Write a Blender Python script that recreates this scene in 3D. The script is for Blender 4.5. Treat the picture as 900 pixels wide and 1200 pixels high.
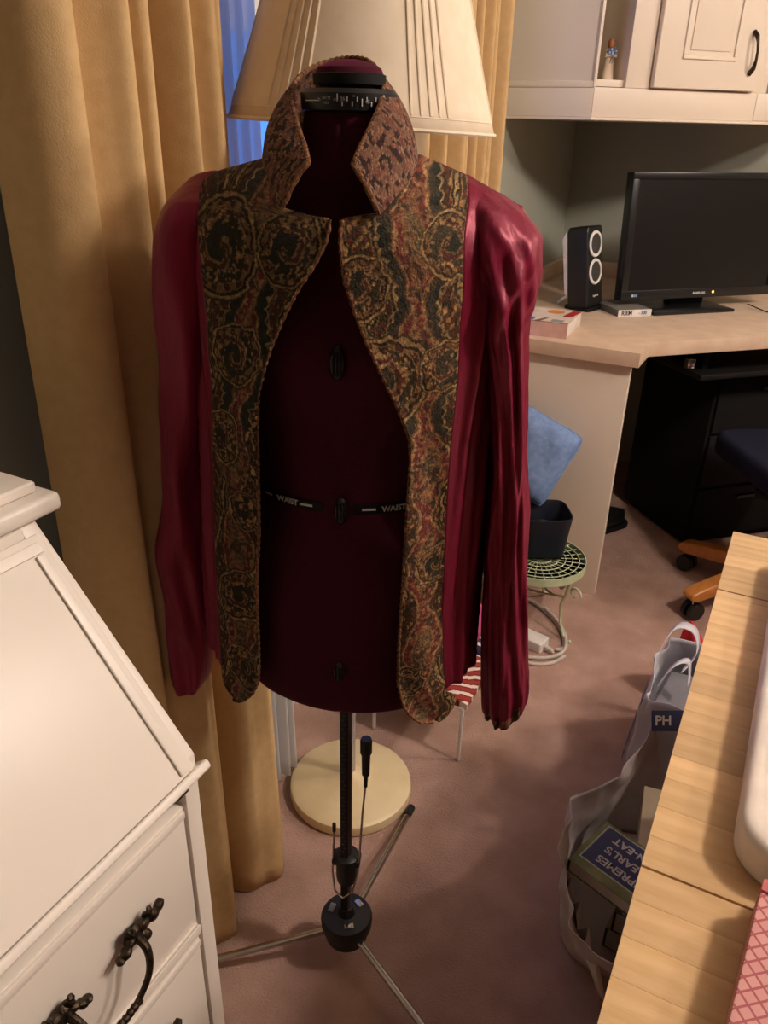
import bpy, bmesh, math, random
import numpy as np
from mathutils import Matrix, Vector
random.seed(7); np.random.seed(7)
PI = math.pi
SC = bpy.context.scene
for o in list(bpy.data.objects): bpy.data.objects.remove(o)
COL = SC.collection

# ------------------------------------------------------------------ camera, world, exposure
CAM_H = 1.32
cd = bpy.data.cameras.new('camera'); cam = bpy.data.objects.new('camera', cd); COL.objects.link(cam)
cd.sensor_fit = 'VERTICAL'; cd.sensor_height = 36.0; cd.lens = 924.566/1200*36.0
cd.clip_start = .02
_r, _u, _f = (0.8851, 0.4649, 0.0208), (-0.2224, 0.3832, 0.8965), (-0.4088, 0.7981, -0.4426)
cam.matrix_world = Matrix(((_r[0], _u[0], -_f[0], 0), (_r[1], _u[1], -_f[1], 0), (_r[2], _u[2], -_f[2], CAM_H), (0, 0, 0, 1)))
SC.camera = cam
SC.view_settings.view_transform = 'Standard'; SC.view_settings.look = 'None'
SC.view_settings.gamma = 1.0; SC.view_settings.use_curve_mapping = False
SC.view_settings.exposure = 0.0
W = bpy.data.worlds.new('dusk'); SC.world = W; W.use_nodes = True
W.node_tree.nodes['Background'].inputs[0].default_value = (0.07, 0.22, 0.76, 1)
W.node_tree.nodes['Background'].inputs[1].default_value = 2.1
LAMP_POS = (1.0, 1.15, 2.25); LAMP_W = 84.0; LAMP_COL = (1.0, .86, .76)
LAMP2_POS = (1.75, 2.25, 2.25); LAMP2_W = 76.0

# ------------------------------------------------------------------ helpers
def lin(c):
    return tuple(((v/255)/12.92 if v/255 <= .04045 else ((v/255+.055)/1.055)**2.4) for v in c)
def nlin(a):
    a = np.asarray(a, float)/255
    return np.where(a <= .04045, a/12.92, ((a+.055)/1.055)**2.4)
MATS = {}
def mat(name, col, rough=.6, spec=.5, col2=None, scale=20, detail=3, bump=0, bscale=None, stretch=(1,1,1),
        metal=0, sheen=0, aniso=0, coat=0, attr=None, rnd=0, trans=0, emit=None, sheen_col=None, stint=None):
    if name in MATS: return MATS[name]
    m = bpy.data.materials.new(name); m.use_nodes = True; MATS[name] = m
    nt = m.node_tree; N = nt.nodes; L = nt.links; b = N['Principled BSDF']
    b.inputs['Roughness'].default_value = rough; b.inputs['Specular IOR Level'].default_value = spec
    b.inputs['Metallic'].default_value = metal; b.inputs['Anisotropic'].default_value = aniso
    b.inputs['Coat Weight'].default_value = coat
    if stint: b.inputs['Specular Tint'].default_value = (*lin(stint), 1)
    if sheen:
        b.inputs['Sheen Weight'].default_value = sheen; b.inputs['Sheen Roughness'].default_value = .4
        b.inputs['Sheen Tint'].default_value = (*(lin(sheen_col or col)), 1)
    tc = N.new('ShaderNodeTexCoord'); mp = N.new('ShaderNodeMapping'); L.new(tc.outputs['Object'], mp.inputs[0])
    mp.inputs['Scale'].default_value = stretch
    nz = N.new('ShaderNodeTexNoise'); nz.inputs['Scale'].default_value = scale; nz.inputs['Detail'].default_value = detail
    L.new(mp.outputs[0], nz.inputs['Vector'])
    if attr:
        at = N.new('ShaderNodeAttribute'); at.attribute_name = attr; src = at.outputs['Color']
        mx = N.new('ShaderNodeMix'); mx.data_type = 'RGBA'; mx.blend_type = 'MULTIPLY'; mx.inputs[0].default_value = 1
        rp = N.new('ShaderNodeValToRGB'); rp.color_ramp.elements[0].color = (.55,.55,.55,1); rp.color_ramp.elements[1].color = (1.25,1.2,1.15,1)
        L.new(nz.outputs['Fac'], rp.inputs[0]); L.new(src, mx.inputs[6]); L.new(rp.outputs[0], mx.inputs[7]); out = mx.outputs[2]
    else:
        c2 = col2 or tuple(max(0, v*.9) for v in col)
        rp = N.new('ShaderNodeValToRGB'); rp.color_ramp.elements[0].position = .32; rp.color_ramp.elements[1].position = .68
        rp.color_ramp.elements[0].color = (*lin(c2), 1); rp.color_ramp.elements[1].color = (*lin(col), 1)
        L.new(nz.outputs['Fac'], rp.inputs[0]); out = rp.outputs[0]
    if rnd:
        oi = N.new('ShaderNodeObjectInfo'); hs = N.new('ShaderNodeHueSaturation')
        mr = N.new('ShaderNodeMapRange'); mr.inputs['To Min'].default_value = 1-rnd; mr.inputs['To Max'].default_value = 1+rnd
        L.new(oi.outputs['Random'], mr.inputs[0]); L.new(mr.outputs[0], hs.inputs['Value']); L.new(out, hs.inputs['Color']); out = hs.outputs[0]
    L.new(out, b.inputs['Base Color'])
    if bump:
        bn = N.new('ShaderNodeBump'); bn.inputs['Strength'].default_value = bump; bn.inputs['Distance'].default_value = .004
        n2 = N.new('ShaderNodeTexNoise'); n2.inputs['Scale'].default_value = bscale or scale; n2.inputs['Detail'].default_value = 4
        L.new(mp.outputs[0], n2.inputs['Vector']); L.new(n2.outputs['Fac'], bn.inputs['Height']); L.new(bn.outputs[0], b.inputs['Normal'])
    if emit:
        b.inputs['Emission Color'].default_value = (*lin(emit[0]), 1); b.inputs['Emission Strength'].default_value = emit[1]
    return m

class MB:
    def __init__(s): s.v = []; s.f = []
    def add(s, v, f):
        n = len(s.v); s.v += [tuple(map(float, p)) for p in v]; s.f += [tuple(i+n for i in q) for q in f]; return s
    def box(s, a, b, M=None):
        (x0,y0,z0),(x1,y1,z1) = a, b
        v = [(x0,y0,z0),(x1,y0,z0),(x1,y1,z0),(x0,y1,z0),(x0,y0,z1),(x1,y0,z1),(x1,y1,z1),(x0,y1,z1)]
        if M: v = [tuple(M @ Vector(p)) for p in v]
        return s.add(v, [(0,3,2,1),(4,5,6,7),(0,1,5,4),(1,2,6,5),(2,3,7,6),(3,0,4,7)])
    def prism(s, poly, lo, hi, axis='z', M=None):      # poly counter-clockwise
        n = len(poly)
        mk = {'z': lambda p, h: (p[0], p[1], h), 'y': lambda p, h: (p[0], h, p[1]), 'x': lambda p, h: (h, p[0], p[1])}[axis]
        v = [mk(p, lo) for p in poly]+[mk(p, hi) for p in poly]
        if M: v = [tuple(M @ Vector(p)) for p in v]
        return s.add(v, [tuple(range(n))[::-1], tuple(range(n, 2*n))]+[(i, (i+1) % n, (i+1) % n+n, i+n) for i in range(n)])
    def lathe(s, prof, c=(0,0,0), seg=32, M=None, sx=1, sy=1):
        v = []; f = []; k = len(prof)
        for r, z in prof:
            for i in range(seg):
                a = 2*PI*i/seg; p = Vector((c[0]+r*sx*math.cos(a), c[1]+r*sy*math.sin(a), c[2]+z)); v.append(tuple(M @ p) if M else tuple(p))
        for j in range(k-1):
            for i in range(seg): f.append((j*seg+i, j*seg+(i+1) % seg, (j+1)*seg+(i+1) % seg, (j+1)*seg+i))
        if prof[0][0] > 1e-6: f.append(tuple(range(seg))[::-1])
        if prof[-1][0] > 1e-6: f.append(tuple(range((k-1)*seg, k*seg)))
        return s.add(v, f)
    def tube(s, pts, r, seg=8, cyc=False, flat=1.0):
        pts = [Vector(p) for p in pts]; n = len(pts); rr = r if hasattr(r, '__len__') else [r]*n
        v = []; f = []; up = None
        for i, p in enumerate(pts):
            t = (pts[(i+1) % n]-pts[i-1]) if cyc else (pts[min(i+1, n-1)]-pts[max(i-1, 0)])
            t.normalize()
            if up is None: up = t.orthogonal().normalized()
            up = (up-t*up.dot(t)).normalized(); sd = t.cross(up)
            for k in range(seg):
                a = 2*PI*k/seg; v.append(tuple(p+up*math.cos(a)*rr[i]+sd*math.sin(a)*rr[i]*flat))
        for i in range(n if cyc else n-1):
            j = (i+1) % n
            for k in range(seg): f.append((i*seg+k, i*seg+(k+1) % seg, j*seg+(k+1) % seg, j*seg+k))
        if not cyc: f += [tuple(range(seg))[::-1], tuple(range((n-1)*seg, n*seg))]
        return s.add(v, f)
    def grid(s, P, cu=False, cv=False):                # P[nv][nu] points
        P = np.asarray(P); nv, nu, _ = P.shape
        f = []
        for j in range(nv if cv else nv-1):
            for i in range(nu if cu else nu-1):
                a, b = (i+1) % nu, (j+1) % nv
                f.append((j*nu+i, j*nu+a, b*nu+a, b*nu+i))
        return s.add(P.reshape(-1, 3).tolist(), f)
    def build(s, name, m, parent=None, smooth=False, bevel=0, solid=0, sub=0, seg=2, loc=None, rot=None, angle=35):
        me = bpy.data.meshes.new(name); me.from_pydata(s.v, [], s.f); me.update()
        bm = bmesh.new(); bm.from_mesh(me)
        if not solid: bmesh.ops.recalc_face_normals(bm, faces=bm.faces)
        if bevel:
            bmesh.ops.bevel(bm, geom=[e for e in bm.edges if e.is_manifold and e.calc_face_angle(0) > .3], offset=bevel, segments=seg, profile=.6, affect='EDGES', clamp_overlap=True)
        bm.to_mesh(me); bm.free()
        o = bpy.data.objects.new(name, me); COL.objects.link(o)
        if m: me.materials.append(m)
        if smooth or bevel:
            me.polygons.foreach_set('use_smooth', [True]*len(me.polygons))
            if not (smooth == 'all'):
                me.set_sharp_from_angle(angle=math.radians(angle))
        if solid:
            md = o.modifiers.new('solid', 'SOLIDIFY'); md.thickness = solid; md.offset = 0
        if sub:
            md = o.modifiers.new('sub', 'SUBSURF'); md.levels = sub; md.render_levels = sub
        if parent: o.parent = parent
        if loc: o.location = loc
        if rot: o.rotation_euler = rot
        return o
def tag(o, label=None, cat=None, group=None, kind=None):
    if label: o['label'] = label
    if cat: o['category'] = cat
    if group: o['group'] = group
    if kind: o['kind'] = kind
    return o
def thing(name, label, cat, loc=(0,0,0), rotz=0, group=None):
    o = bpy.data.objects.new(name, None); COL.objects.link(o); o.empty_display_size = .05
    o.location = loc; o.rotation_euler = (0, 0, rotz); return tag(o, label, cat, group)
def struct(o): o['kind'] = 'structure'; return o
def catmull(pts, n):
    pts = np.asarray(pts, float); k = len(pts); t = np.linspace(0, k-1-1e-9, n); i = t.astype(int); u = (t-i)[:, None]
    g = lambda j: pts[np.clip(j, 0, k-1)]
    p0, p1, p2, p3 = g(i-1), g(i), g(i+1), g(i+2)
    return .5*(2*p1+(p2-p0)*u+(2*p0-5*p1+4*p2-p3)*u*u+(3*p1-p0-3*p2+p3)*u**3)
def text(name, s, size, M, m, parent=None, extrude=.0004, bold=0, align='CENTER'):
    cu = bpy.data.curves.new('t', 'FONT'); cu.body = s; cu.size = size; cu.align_x = align; cu.align_y = 'CENTER'; cu.extrude = extrude; cu.offset = bold
    t = bpy.data.objects.new('t', cu); COL.objects.link(t)
    bpy.context.view_layer.update()
    me = bpy.data.meshes.new_from_object(t.evaluated_get(bpy.context.evaluated_depsgraph_get()))
    bpy.data.objects.remove(t); me.name = name; me.materials.clear(); me.materials.append(m)
    me.transform(M); o = bpy.data.objects.new(name, me); COL.objects.link(o)
    if parent: o.parent = parent
    return o
def frame(o, x, y):      # 4x4 from origin, text-right, text-up
    x = Vector(x).normalized(); y = Vector(y); y = (y-x*y.dot(x)).normalized(); z = x.cross(y)
    return Matrix(((x.x, y.x, z.x, o[0]), (x.y, y.y, z.y, o[1]), (x.z, y.z, z.z, o[2]), (0, 0, 0, 1)))
def vnoise(x, y, seed=0):
    xi = np.floor(x).astype(int); yi = np.floor(y).astype(int); fx = x-xi; fy = y-yi
    fx = fx*fx*(3-2*fx); fy = fy*fy*(3-2*fy)
    def h(a, b):
        k = (a*374761393+b*668265263+seed*974634777) & 0x7fffffff
        k = ((k ^ (k >> 13))*1274126177) & 0x7fffffff
        return ((k ^ (k >> 16)) & 0xffff)/65535.
    return (h(xi, yi)*(1-fx)+h(xi+1, yi)*fx)*(1-fy)+(h(xi, yi+1)*(1-fx)+h(xi+1, yi+1)*fx)*fy
ip = np.interp
def rrect(x0, x1, y0, y1, r, n=8):
    P = []
    for cx, cy, a0 in ((x1-r,y1-r,0),(x0+r,y1-r,90),(x0+r,y0+r,180),(x1-r,y0+r,270)):
        for i in range(n+1): a = math.radians(a0+90*i/n); P.append((cx+r*math.cos(a), cy+r*math.sin(a)))
    return P
rrect_ = rrect

# ------------------------------------------------------------------ materials
M_carpet = mat('carpet', (188,156,142), .95, .1, (168,136,122), 11, 9, bump=1.0, bscale=260, sheen=.3)
M_wall = mat('sage_paint', (164,166,152), .8, .3, (158,160,146), 3, 2, bump=.05, bscale=200)
M_ceil = mat('ceiling_paint', (206,198,186), .9, .2)
M_dimwall = mat('unseen_wall_dimming_brown', (104,84,66), .6, .3, (88,70,54), 6, 4, stretch=(6,6,1))  # invented dark brown for the two unseen walls, lowers the fill light
M_trim = mat('white_trim', (225,220,210), .45, .4)
M_cream = mat('cream_cabinet_paint', (230,216,198), .4, .45, (225,210,191), 2.5, 2)
M_desk = mat('antique_white_paint', (236,228,218), .35, .5, (230,221,209), 3, 3, bump=.06, bscale=40, stretch=(1,.2,1))
M_lam = mat('pink_beige_laminate', (214,190,166), .45, .4, (203,176,152), 18, 5)
M_curt = mat('gold_curtain_cloth', (206,174,126), .85, .2, (198,165,117), 60, 3, bump=.15, bscale=500, sheen=.25)
M_black = mat('black_plastic', (18,18,19), .42, .5)
M_black2 = mat('matte_black_plastic', (12,12,13), .75, .25)
M_screen = mat('dark_screen', (22,22,23), .28, .4)
M_bez = mat('black_bezel', (26,26,27), .3, .5)
M_chrome = mat('chrome_steel', (200,195,190), .22, .5, metal=1)
M_bronze = mat('antique_bronze', (74,62,48), .42, .5, (38,32,26), 120, 3, metal=.85, bump=.4, bscale=260)
M_torso = mat('maroon_knit', (66,10,30), .9, .2, (58,8,25), 300, 2, bump=.1, bscale=900, sheen=.35, sheen_col=(150,40,90))
M_satin = mat('burgundy_satin', (114,22,48), .44, .9, stint=(236,132,150), col2=(98,16,40), scale=6, detail=3, bump=.7, bscale=30, stretch=(1.5,1.5,.33), sheen=.08, aniso=.5, sheen_col=(180,70,100))
M_pais = mat('paisley_tapestry', (120,90,60), .85, .2, attr='pattern', scale=420, detail=2, bump=.5, bscale=420, sheen=.15)
M_pipe = mat('gold_brown_piping', (134,96,64), .8, .2, (70,36,28), 260, 2, bump=.5, bscale=300)
M_shade = mat('ivory_lampshade_cloth', (226,212,190), .8, .2, (220,205,181), 40, 2)
M_shade2 = mat('shade_pleat_cloth', (206,186,156), .85, .2)
M_lbase = mat('cream_enamel', (226,208,166), .4, .4, (214,194,150), 14, 4, bump=.2, bscale=30)
M_wood = mat('maple', (222,188,142), .38, .45, (208,170,122), 14, 6, stretch=(1,7,7), rnd=.15, bump=.05, bscale=60)
M_woodleg = mat('honey_wood', (206,136,68), .3, .5, (190,120,56), 12, 4, stretch=(1,6,6))
M_white = mat('white_plastic', (236,230,224), .5, .4)
M_paper = mat('paper_white', (226,216,206), .8, .2)
M_wred = mat('book_red', (176,44,40), .6, .3)
M_orange = mat('orange_print', (214,138,70), .7, .3)
M_pinkp = mat('pink_print', (226,184,172), .7, .3)
M_denim = mat('blue_cloth', (132,158,202), .9, .2, (110,138,186), 60, 3, bump=.3, bscale=90, sheen=.2)
M_navy = mat('navy_ceramic', (24,30,44), .35, .5)
M_green = mat('pale_green_iron', (200,210,174), .55, .4, (186,198,156), 50, 2)
M_cable = mat('grey_white_cable', (206,196,186), .5, .4)
M_navycl = mat('navy_upholstery', (24,26,46), .9, .2, bump=.2, bscale=300)
M_bagw = mat('white_bag_plastic', (206,204,212), .45, .45, (192,190,200), 12, 3, bump=.3, bscale=30)
M_bagb = mat('brown_grey_bag', (198,188,186), .7, .3, (176,164,160), 14, 4, bump=.5, bscale=24)
M_text = mat('white_print', (214,210,204), .6, .3)
M_grey = mat('grey_print', (150,150,148), .6, .3)
M_blue = mat('blue_print', (70,110,170), .6, .3)
M_darkp = mat('dark_print', (50,50,56), .6, .3)

# ------------------------------------------------------------------ room shell
XW, YB, XR, YF, ZC = -.92, 3.35, 3.0, -3.2, 2.44
struct(MB().box((XW-.12, YF-.1, -.05), (XR+.1, YB+.1, 0)).build('floor', M_carpet))
struct(MB().box((XW-.12, YF-.1, ZC), (XR+.1, YB+.1, ZC+.1)).build('ceiling', M_ceil))
WY0, WY1, WZ0, WZ1 = 1.02, 2.12, .72, 2.08
w = MB().box((XW-.1, YF-.1, 0), (XW, WY0, ZC)).box((XW-.1, WY1, 0), (XW, YB, ZC)).box((XW-.1, WY0, 0), (XW, WY1, WZ0)).box((XW-.1, WY0, WZ1), (XW, WY1, ZC))
struct(w.build('wall_left', M_wall))
struct(MB().box((XW-.1, YB, 0), (XR+.1, YB+.1, ZC)).build('wall_back', M_wall))
struct(MB().box((XR, YF-.1, 0), (XR+.1, YB, ZC)).build('wall_right', M_dimwall))
struct(MB().box((XW-.1, YF-.1, 0), (XR, YF, ZC)).build('wall_front', M_dimwall))
struct(MB().box((XW, YF, 0), (XW+.014, 2.16, .1)).build('baseboard_left', M_trim, bevel=.003))
win = bpy.data.objects.new('window_1', None); COL.objects.link(win); struct(win); win.location = (XW, (WY0+WY1)/2, WZ0)
def wb(name, a, b, m):
    l = win.location; return MB().box([a[i]-l[i] for i in range(3)], [b[i]-l[i] for i in range(3)]).build(name, m, win, bevel=.003)
for (a, b) in (((XW-.08, WY0, WZ0), (XW, WY0+.04, WZ1)), ((XW-.08, WY1-.04, WZ0), (XW, WY1, WZ1)), ((XW-.08, WY0+.04, WZ1-.04), (XW, WY1-.04, WZ1)), ((XW-.08, WY0+.04, WZ0), (XW+.03, WY1-.04, WZ0+.04))):
    wb('window_frame', a, b, M_trim)
wb('meeting_rail', (XW-.07, WY0+.04, 1.455), (XW-.03, WY1-.04, 1.51), M_trim)
g = bpy.data.materials.new('window_glass'); g.use_nodes = True; nt = g.node_tree; nt.nodes.clear()
o_ = nt.nodes.new('ShaderNodeOutputMaterial'); mx = nt.nodes.new('ShaderNodeMixShader'); tr = nt.nodes.new('ShaderNodeBsdfTransparent'); gl = nt.nodes.new('ShaderNodeBsdfGlossy')
gl.inputs['Roughness'].default_value = .05; mx.inputs[0].default_value = .06
nt.links.new(tr.outputs[0], mx.inputs[1]); nt.links.new(gl.outputs[0], mx.inputs[2]); nt.links.new(mx.outputs[0], o_.inputs[0])
wb('pane', (XW-.052, WY0+.04, WZ0+.04), (XW-.048, WY1-.04, 1.455), g); wb('pane', (XW-.052, WY0+.04, 1.51), (XW-.048, WY1-.04, WZ1-.04), g)
tr_ = MB()
for (a, b) in (((XW, WY0-.08, WZ0-.02), (XW+.016, WY0, WZ1+.08)), ((XW, WY1, WZ0-.02), (XW+.016, WY1+.08, WZ1+.08)), ((XW, WY0, WZ1), (XW+.016, WY1, WZ1+.08)), ((XW, WY0-.1, WZ0-.1), (XW+.014, WY1+.1, WZ0-.02))): tr_.box(a, b)
struct(tr_.build('trim_1', M_trim, bevel=.003))

# ceiling light of the room
M_diff = mat('lit_diffuser', (255,240,220), .6, .3, emit=((255,226,190), 2.0))
for pos, pw, lb in ((LAMP_POS, LAMP_W, 'round frosted ceiling light above the work table'), (LAMP2_POS, LAMP2_W, 'round frosted ceiling light on the far side of the room')):
    cl = thing('ceiling_light', lb, 'light', (pos[0], pos[1], ZC), 0, 'ceiling lights of the room')
    MB().lathe([(0,0),(.15,0),(.15,-.03),(.0,-.03)]).build('light_base', M_chrome, cl, smooth=True)
    MB().lathe([(.14,-.03),(.145,-.05),(.12,-.06),(0,-.066)]).build('diffuser', M_diff, cl, smooth=True)
    ld = bpy.data.lights.new('ceiling_lamp', 'POINT'); ld.shadow_soft_size = .09; ld.energy = pw; ld.color = LAMP_COL
    lo = bpy.data.objects.new('ceiling_lamp', ld); COL.objects.link(lo); lo.location = pos

# ------------------------------------------------------------------ curtains
def curtain(name, label, top, bot, ztop_, m, thick=.003, zb=.004, nu=220, nv=60):
    T = catmull(top, nu); B = catmull(bot, nu); rows = []
    for v in np.linspace(0, 1, nv):
        k = v**1.3
        q = T*(1-k)+B*k
        wob = .006*np.sin(np.linspace(0, 30, nu)+v*4)*v
        rows.append(np.stack([q[:, 0]+wob, q[:, 1], np.full(nu, ztop_*(1-v)+zb*v)], 1))
    base = (float(B[:, 0].mean()), float(B[:, 1].mean()), 0)
    P = np.array(rows)-np.array(base)
    o = MB().grid(P).build(name, m, None, smooth='all', solid=thick); o.location = base
    return tag(o, label, 'curtain')
topL = [(-.84,.668),(-.80,.668),(-.765,.674),(-.742,.695),(-.752,.716),(-.80,.722),(-.815,.735),(-.78,.765),(-.748,.785),(-.752,.797),(-.795,.803),(-.80,.812),(-.765,.822),(-.752,.832),(-.775,.840),(-.87,.846),(-.885,.858),(-.80,.870),(-.752,.885),(-.762,.896),(-.795,.902),(-.785,.915),(-.752,.928),(-.758,.94),(-.79,.945),(-.785,.955),(-.758,.968),(-.77,.98),(-.82,.99)]
bx_ = [(.0,-.79),(.05,-.73),(.14,-.680),(.24,-.662),(.36,-.655),(.44,-.668),(.49,-.72),(.525,-.745),(.56,-.70),(.62,-.664),(.72,-.652),(.82,-.655),(.90,-.675),(.95,-.72),(1.0,-.78)]
botL = [(float(ip(i/28, [q[0] for q in bx_], [q[1] for q in bx_])), .60+.345*i/28) for i in range(29)]
curtain('curtain', 'floor-length gold curtain between the white desk and the window', topL, botL, 2.25, M_curt)
topR = []
for i in range(23):
    yy = 1.55+i*.0245; topR.append((-.765+(.034 if i % 2 else -.046)*(.75+.35*math.sin(i*1.7)), yy+.006*math.sin(i*2.3)))
botR = [(x-.0, y) for x, y in topR]
curtain('curtain', 'narrow gathered gold curtain behind the lampshade beside the wall cabinet', topR, botR, 2.25, M_curt)
sh = bpy.data.materials.new('sheer_voile'); sh.use_nodes = True; nt = sh.node_tree; nt.nodes.clear()
o_ = nt.nodes.new('ShaderNodeOutputMaterial'); a1 = nt.nodes.new('ShaderNodeMixShader'); a2 = nt.nodes.new('ShaderNodeMixShader')
di = nt.nodes.new('ShaderNodeBsdfDiffuse'); tl = nt.nodes.new('ShaderNodeBsdfTranslucent'); tp = nt.nodes.new('ShaderNodeBsdfTransparent')
di.inputs[0].default_value = (.88,.87,.86,1); tl.inputs[0].default_value = (.88,.89,.92,1); a1.inputs[0].default_value = .45; a2.inputs[0].default_value = .36
nt.links.new(di.outputs[0], a1.inputs[1]); nt.links.new(tl.outputs[0], a1.inputs[2]); nt.links.new(a1.outputs[0], a2.inputs[1]); nt.links.new(tp.outputs[0], a2.inputs[2]); nt.links.new(a2.outputs[0], o_.inputs[0])
tS = []; bS = []
for i in range(15):
    yy = .93+i*.019; tS.append((-.865+(.012 if i % 2 else -.012), yy)); bS.append((-.785+(.02 if i % 2 else -.02), .93+i*.0125))
curtain('sheer_curtain', 'white sheer curtain with bluish dusk light behind the lampshade', tS, bS, 2.25, sh, thick=.0008, zb=.03)

# ------------------------------------------------------------------ dress form frame
FORM = (-.4517, .7835, 0.0); FROT = math.radians(20.279)     # local x = right in view, local -y = front
form = thing('dress_form', 'maroon adjustable dress form on a chrome tripod stand', 'dress form', FORM, FROT)
def loc(x, yf, z): return (x, -yf, z)
# torso
zs  = [.612,.622,.64,.68,.74,.80,.86,.925,.98,1.04,1.10,1.15,1.19,1.225,1.25,1.27,1.285,1.30,1.332]
hw  = [.105,.132,.148,.156,.158,.154,.138,.120,.126,.140,.148,.149,.146,.136,.118,.092,.066,.052,.045]
hd  = [.072,.088,.097,.102,.104,.104,.098,.087,.090,.097,.102,.096,.088,.076,.066,.057,.050,.046,.043]
zz = np.linspace(.612, 1.332, 90); NA = 96; rows = []
hwi = catmull(np.c_[zs, hw], 400); hdi = catmull(np.c_[zs, hd], 400)
for z in zz:
    a = np.linspace(0, 2*PI, NA, endpoint=False); w_ = ip(z, hwi[:, 0], hwi[:, 1]); d_ = ip(z, hdi[:, 0], hdi[:, 1])
    x = w_*np.sin(a); y = d_*np.cos(a)
    for sx in (-1, 1):
        y = y+np.where(np.cos(a) > 0, .016*np.exp(-((x-sx*.066)/.04)**2-((z-1.095)/.045)**2), 0)
    y = y-.0022*np.exp(-(x/.0022)**2)*(np.cos(a) > 0)*(1 if z > .7 else .5)
    rows.append(np.stack([x+.004*(1.33-z), -y, np.full(NA, z)], 1))
tb = MB().grid(np.array(rows), cu=True); n0 = len(tb.v)
tb.f.append(tuple(range(NA)));  tb.f.append(tuple(range(n0-NA, n0)))
torso = tb.build('torso', M_torso, form, smooth=True, angle=60)
# neck ring, gap and cap
ring = MB().lathe([(.044,1.328),(.0485,1.330),(.0495,1.345),(.046,1.349),(.040,1.349)], seg=48).build('neck_ring', M_black, form, smooth=True)
MB().lathe([(.030,1.346),(.030,1.353),(.0365,1.353),(.037,1.362),(.034,1.363)], seg=40).build('neck_spacer', M_black2, form, smooth=True)
MB().lathe([(.0345,1.3625),(.032,1.368),(.022,1.373),(.008,1.3755),(0,1.376)], seg=40).build('neck_cap', M_torso, form, smooth=True)
for i in range(13):
    a = math.radians(-4+i*5.6); big = i % 5 == 0; r = .0497
    x, yf = r*math.sin(a), r*math.cos(a); h = .0065 if big else .004; z0 = 1.3335 if i % 2 else 1.3375
    M = frame((x, -yf, z0+h/2), (math.cos(a), math.sin(a), 0), (0, 0, 1))
    MB().box((-.0005, -h/2, -.0003), (.0005, h/2, .0003), M).build('tick_mark', M_text, ring)
for s_, ang, sz, zc in (('36', 2, .005, 1.3395), ('40', 30, .005, 1.3375), ('14', 14, .003, 1.342), ('cm', -6, .0035, 1.339), ('NECK', -17, .0034, 1.340), ('SIZE', -17, .0034, 1.336)):
    a = math.radians(ang); r = .0498
    text('ring_lettering', s_, sz, frame((r*math.sin(a), -r*math.cos(a), zc), (math.cos(a), math.sin(a), 0), (0, 0, 1)), M_grey, ring)
a0 = [math.radians(t) for t in np.linspace(-50, -27, 8)]
MB().tube([(.0498*math.sin(a), -.0498*math.cos(a), 1.338) for a in a0], .0006, 4).build('arrow_line', M_text, ring)
aa = math.radians(-26); text('arrow_head', '>', .006, frame((.0498*math.sin(aa), -.0498*math.cos(aa), 1.3384), (math.cos(aa), math.sin(aa), 0), (0,0,1)), M_text, ring)
# dial buttons down the front
def front_y(x, z):
    w_ = ip(z, hwi[:, 0], hwi[:, 1]); d_ = ip(z, hdi[:, 0], hdi[:, 1]); y = d_*math.sqrt(max(0, 1-(x/w_)**2))
    for sx in (-1, 1): y += .016*math.exp(-((x-sx*.066)/.04)**2-((z-1.095)/.045)**2)
    return y
for z, s in ((1.096, 1.0), (.918, .9), (.70, .8)):
    y = front_y(.006, z)
    d = MB().lathe([(0,-.004),(.009*s,-.004),(.011*s,.001),(.009*s,.004),(0,.005)], seg=24, M=frame((.006, -y-.001, z), (1,0,0), (0,0,1)) @ Matrix.Diagonal((.8,1.75,1,1)))
    db = d.build('adjusting_dial', M_black, form, smooth=True)
    for k in range(3):
        MB().box((-.0006, -.012*s, .003), (.0006, .012*s, .0062), frame((.002+.004*k, -y-.001, z), (1,0,0), (0,0,1))).build('dial_rib', M_black2, db)
# waist tape
zt = .922
for sgn, cx in ((-1, -.05), (1, .062)):
    tp_ = []
    for x in np.linspace(cx-.05, cx+.035, 14) if sgn < 0 else np.linspace(cx-.042, cx+.045, 14):
        x = float(np.clip(x, -.112, .112)); tp_.append((x, -front_y(x-.0016, zt)-.0008, zt-.002+.001*abs(x)/.1))
    rb = MB(); P = np.array([[(p[0], p[1], p[2]-.006) for p in tp_], [(p[0], p[1], p[2]+.006) for p in tp_]])
    tape = rb.grid(P).build('waist_tape', M_black2, form, solid=.001)
    def on(x): y = front_y(x-.0016, zt)+.002; y2 = front_y(x+.004-.0016, zt)+.002; return (x, -y, zt-.0015), (.004, -(y2-y), 0)
    bx = -.036 if sgn < 0 else .038
    p, d = on(bx); MB().box((-.008, -.0013, -.0003), (.008, .0013, .0003), frame(p, d, (0,0,1))).build('tape_dash', M_text, tape)
    p, d = on(-.060 if sgn < 0 else .066); text('tape_lettering', 'WAIST', .0098, frame(p, d, (0,0,1)), M_text, tape, bold=.0002)
    if sgn < 0:
        p, d = on(-.086); MB().box((-.006, -.0013, -.0003), (.006, .0013, .0003), frame(p, d, (0,0,1))).build('tape_dash', M_text, tape)
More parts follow.
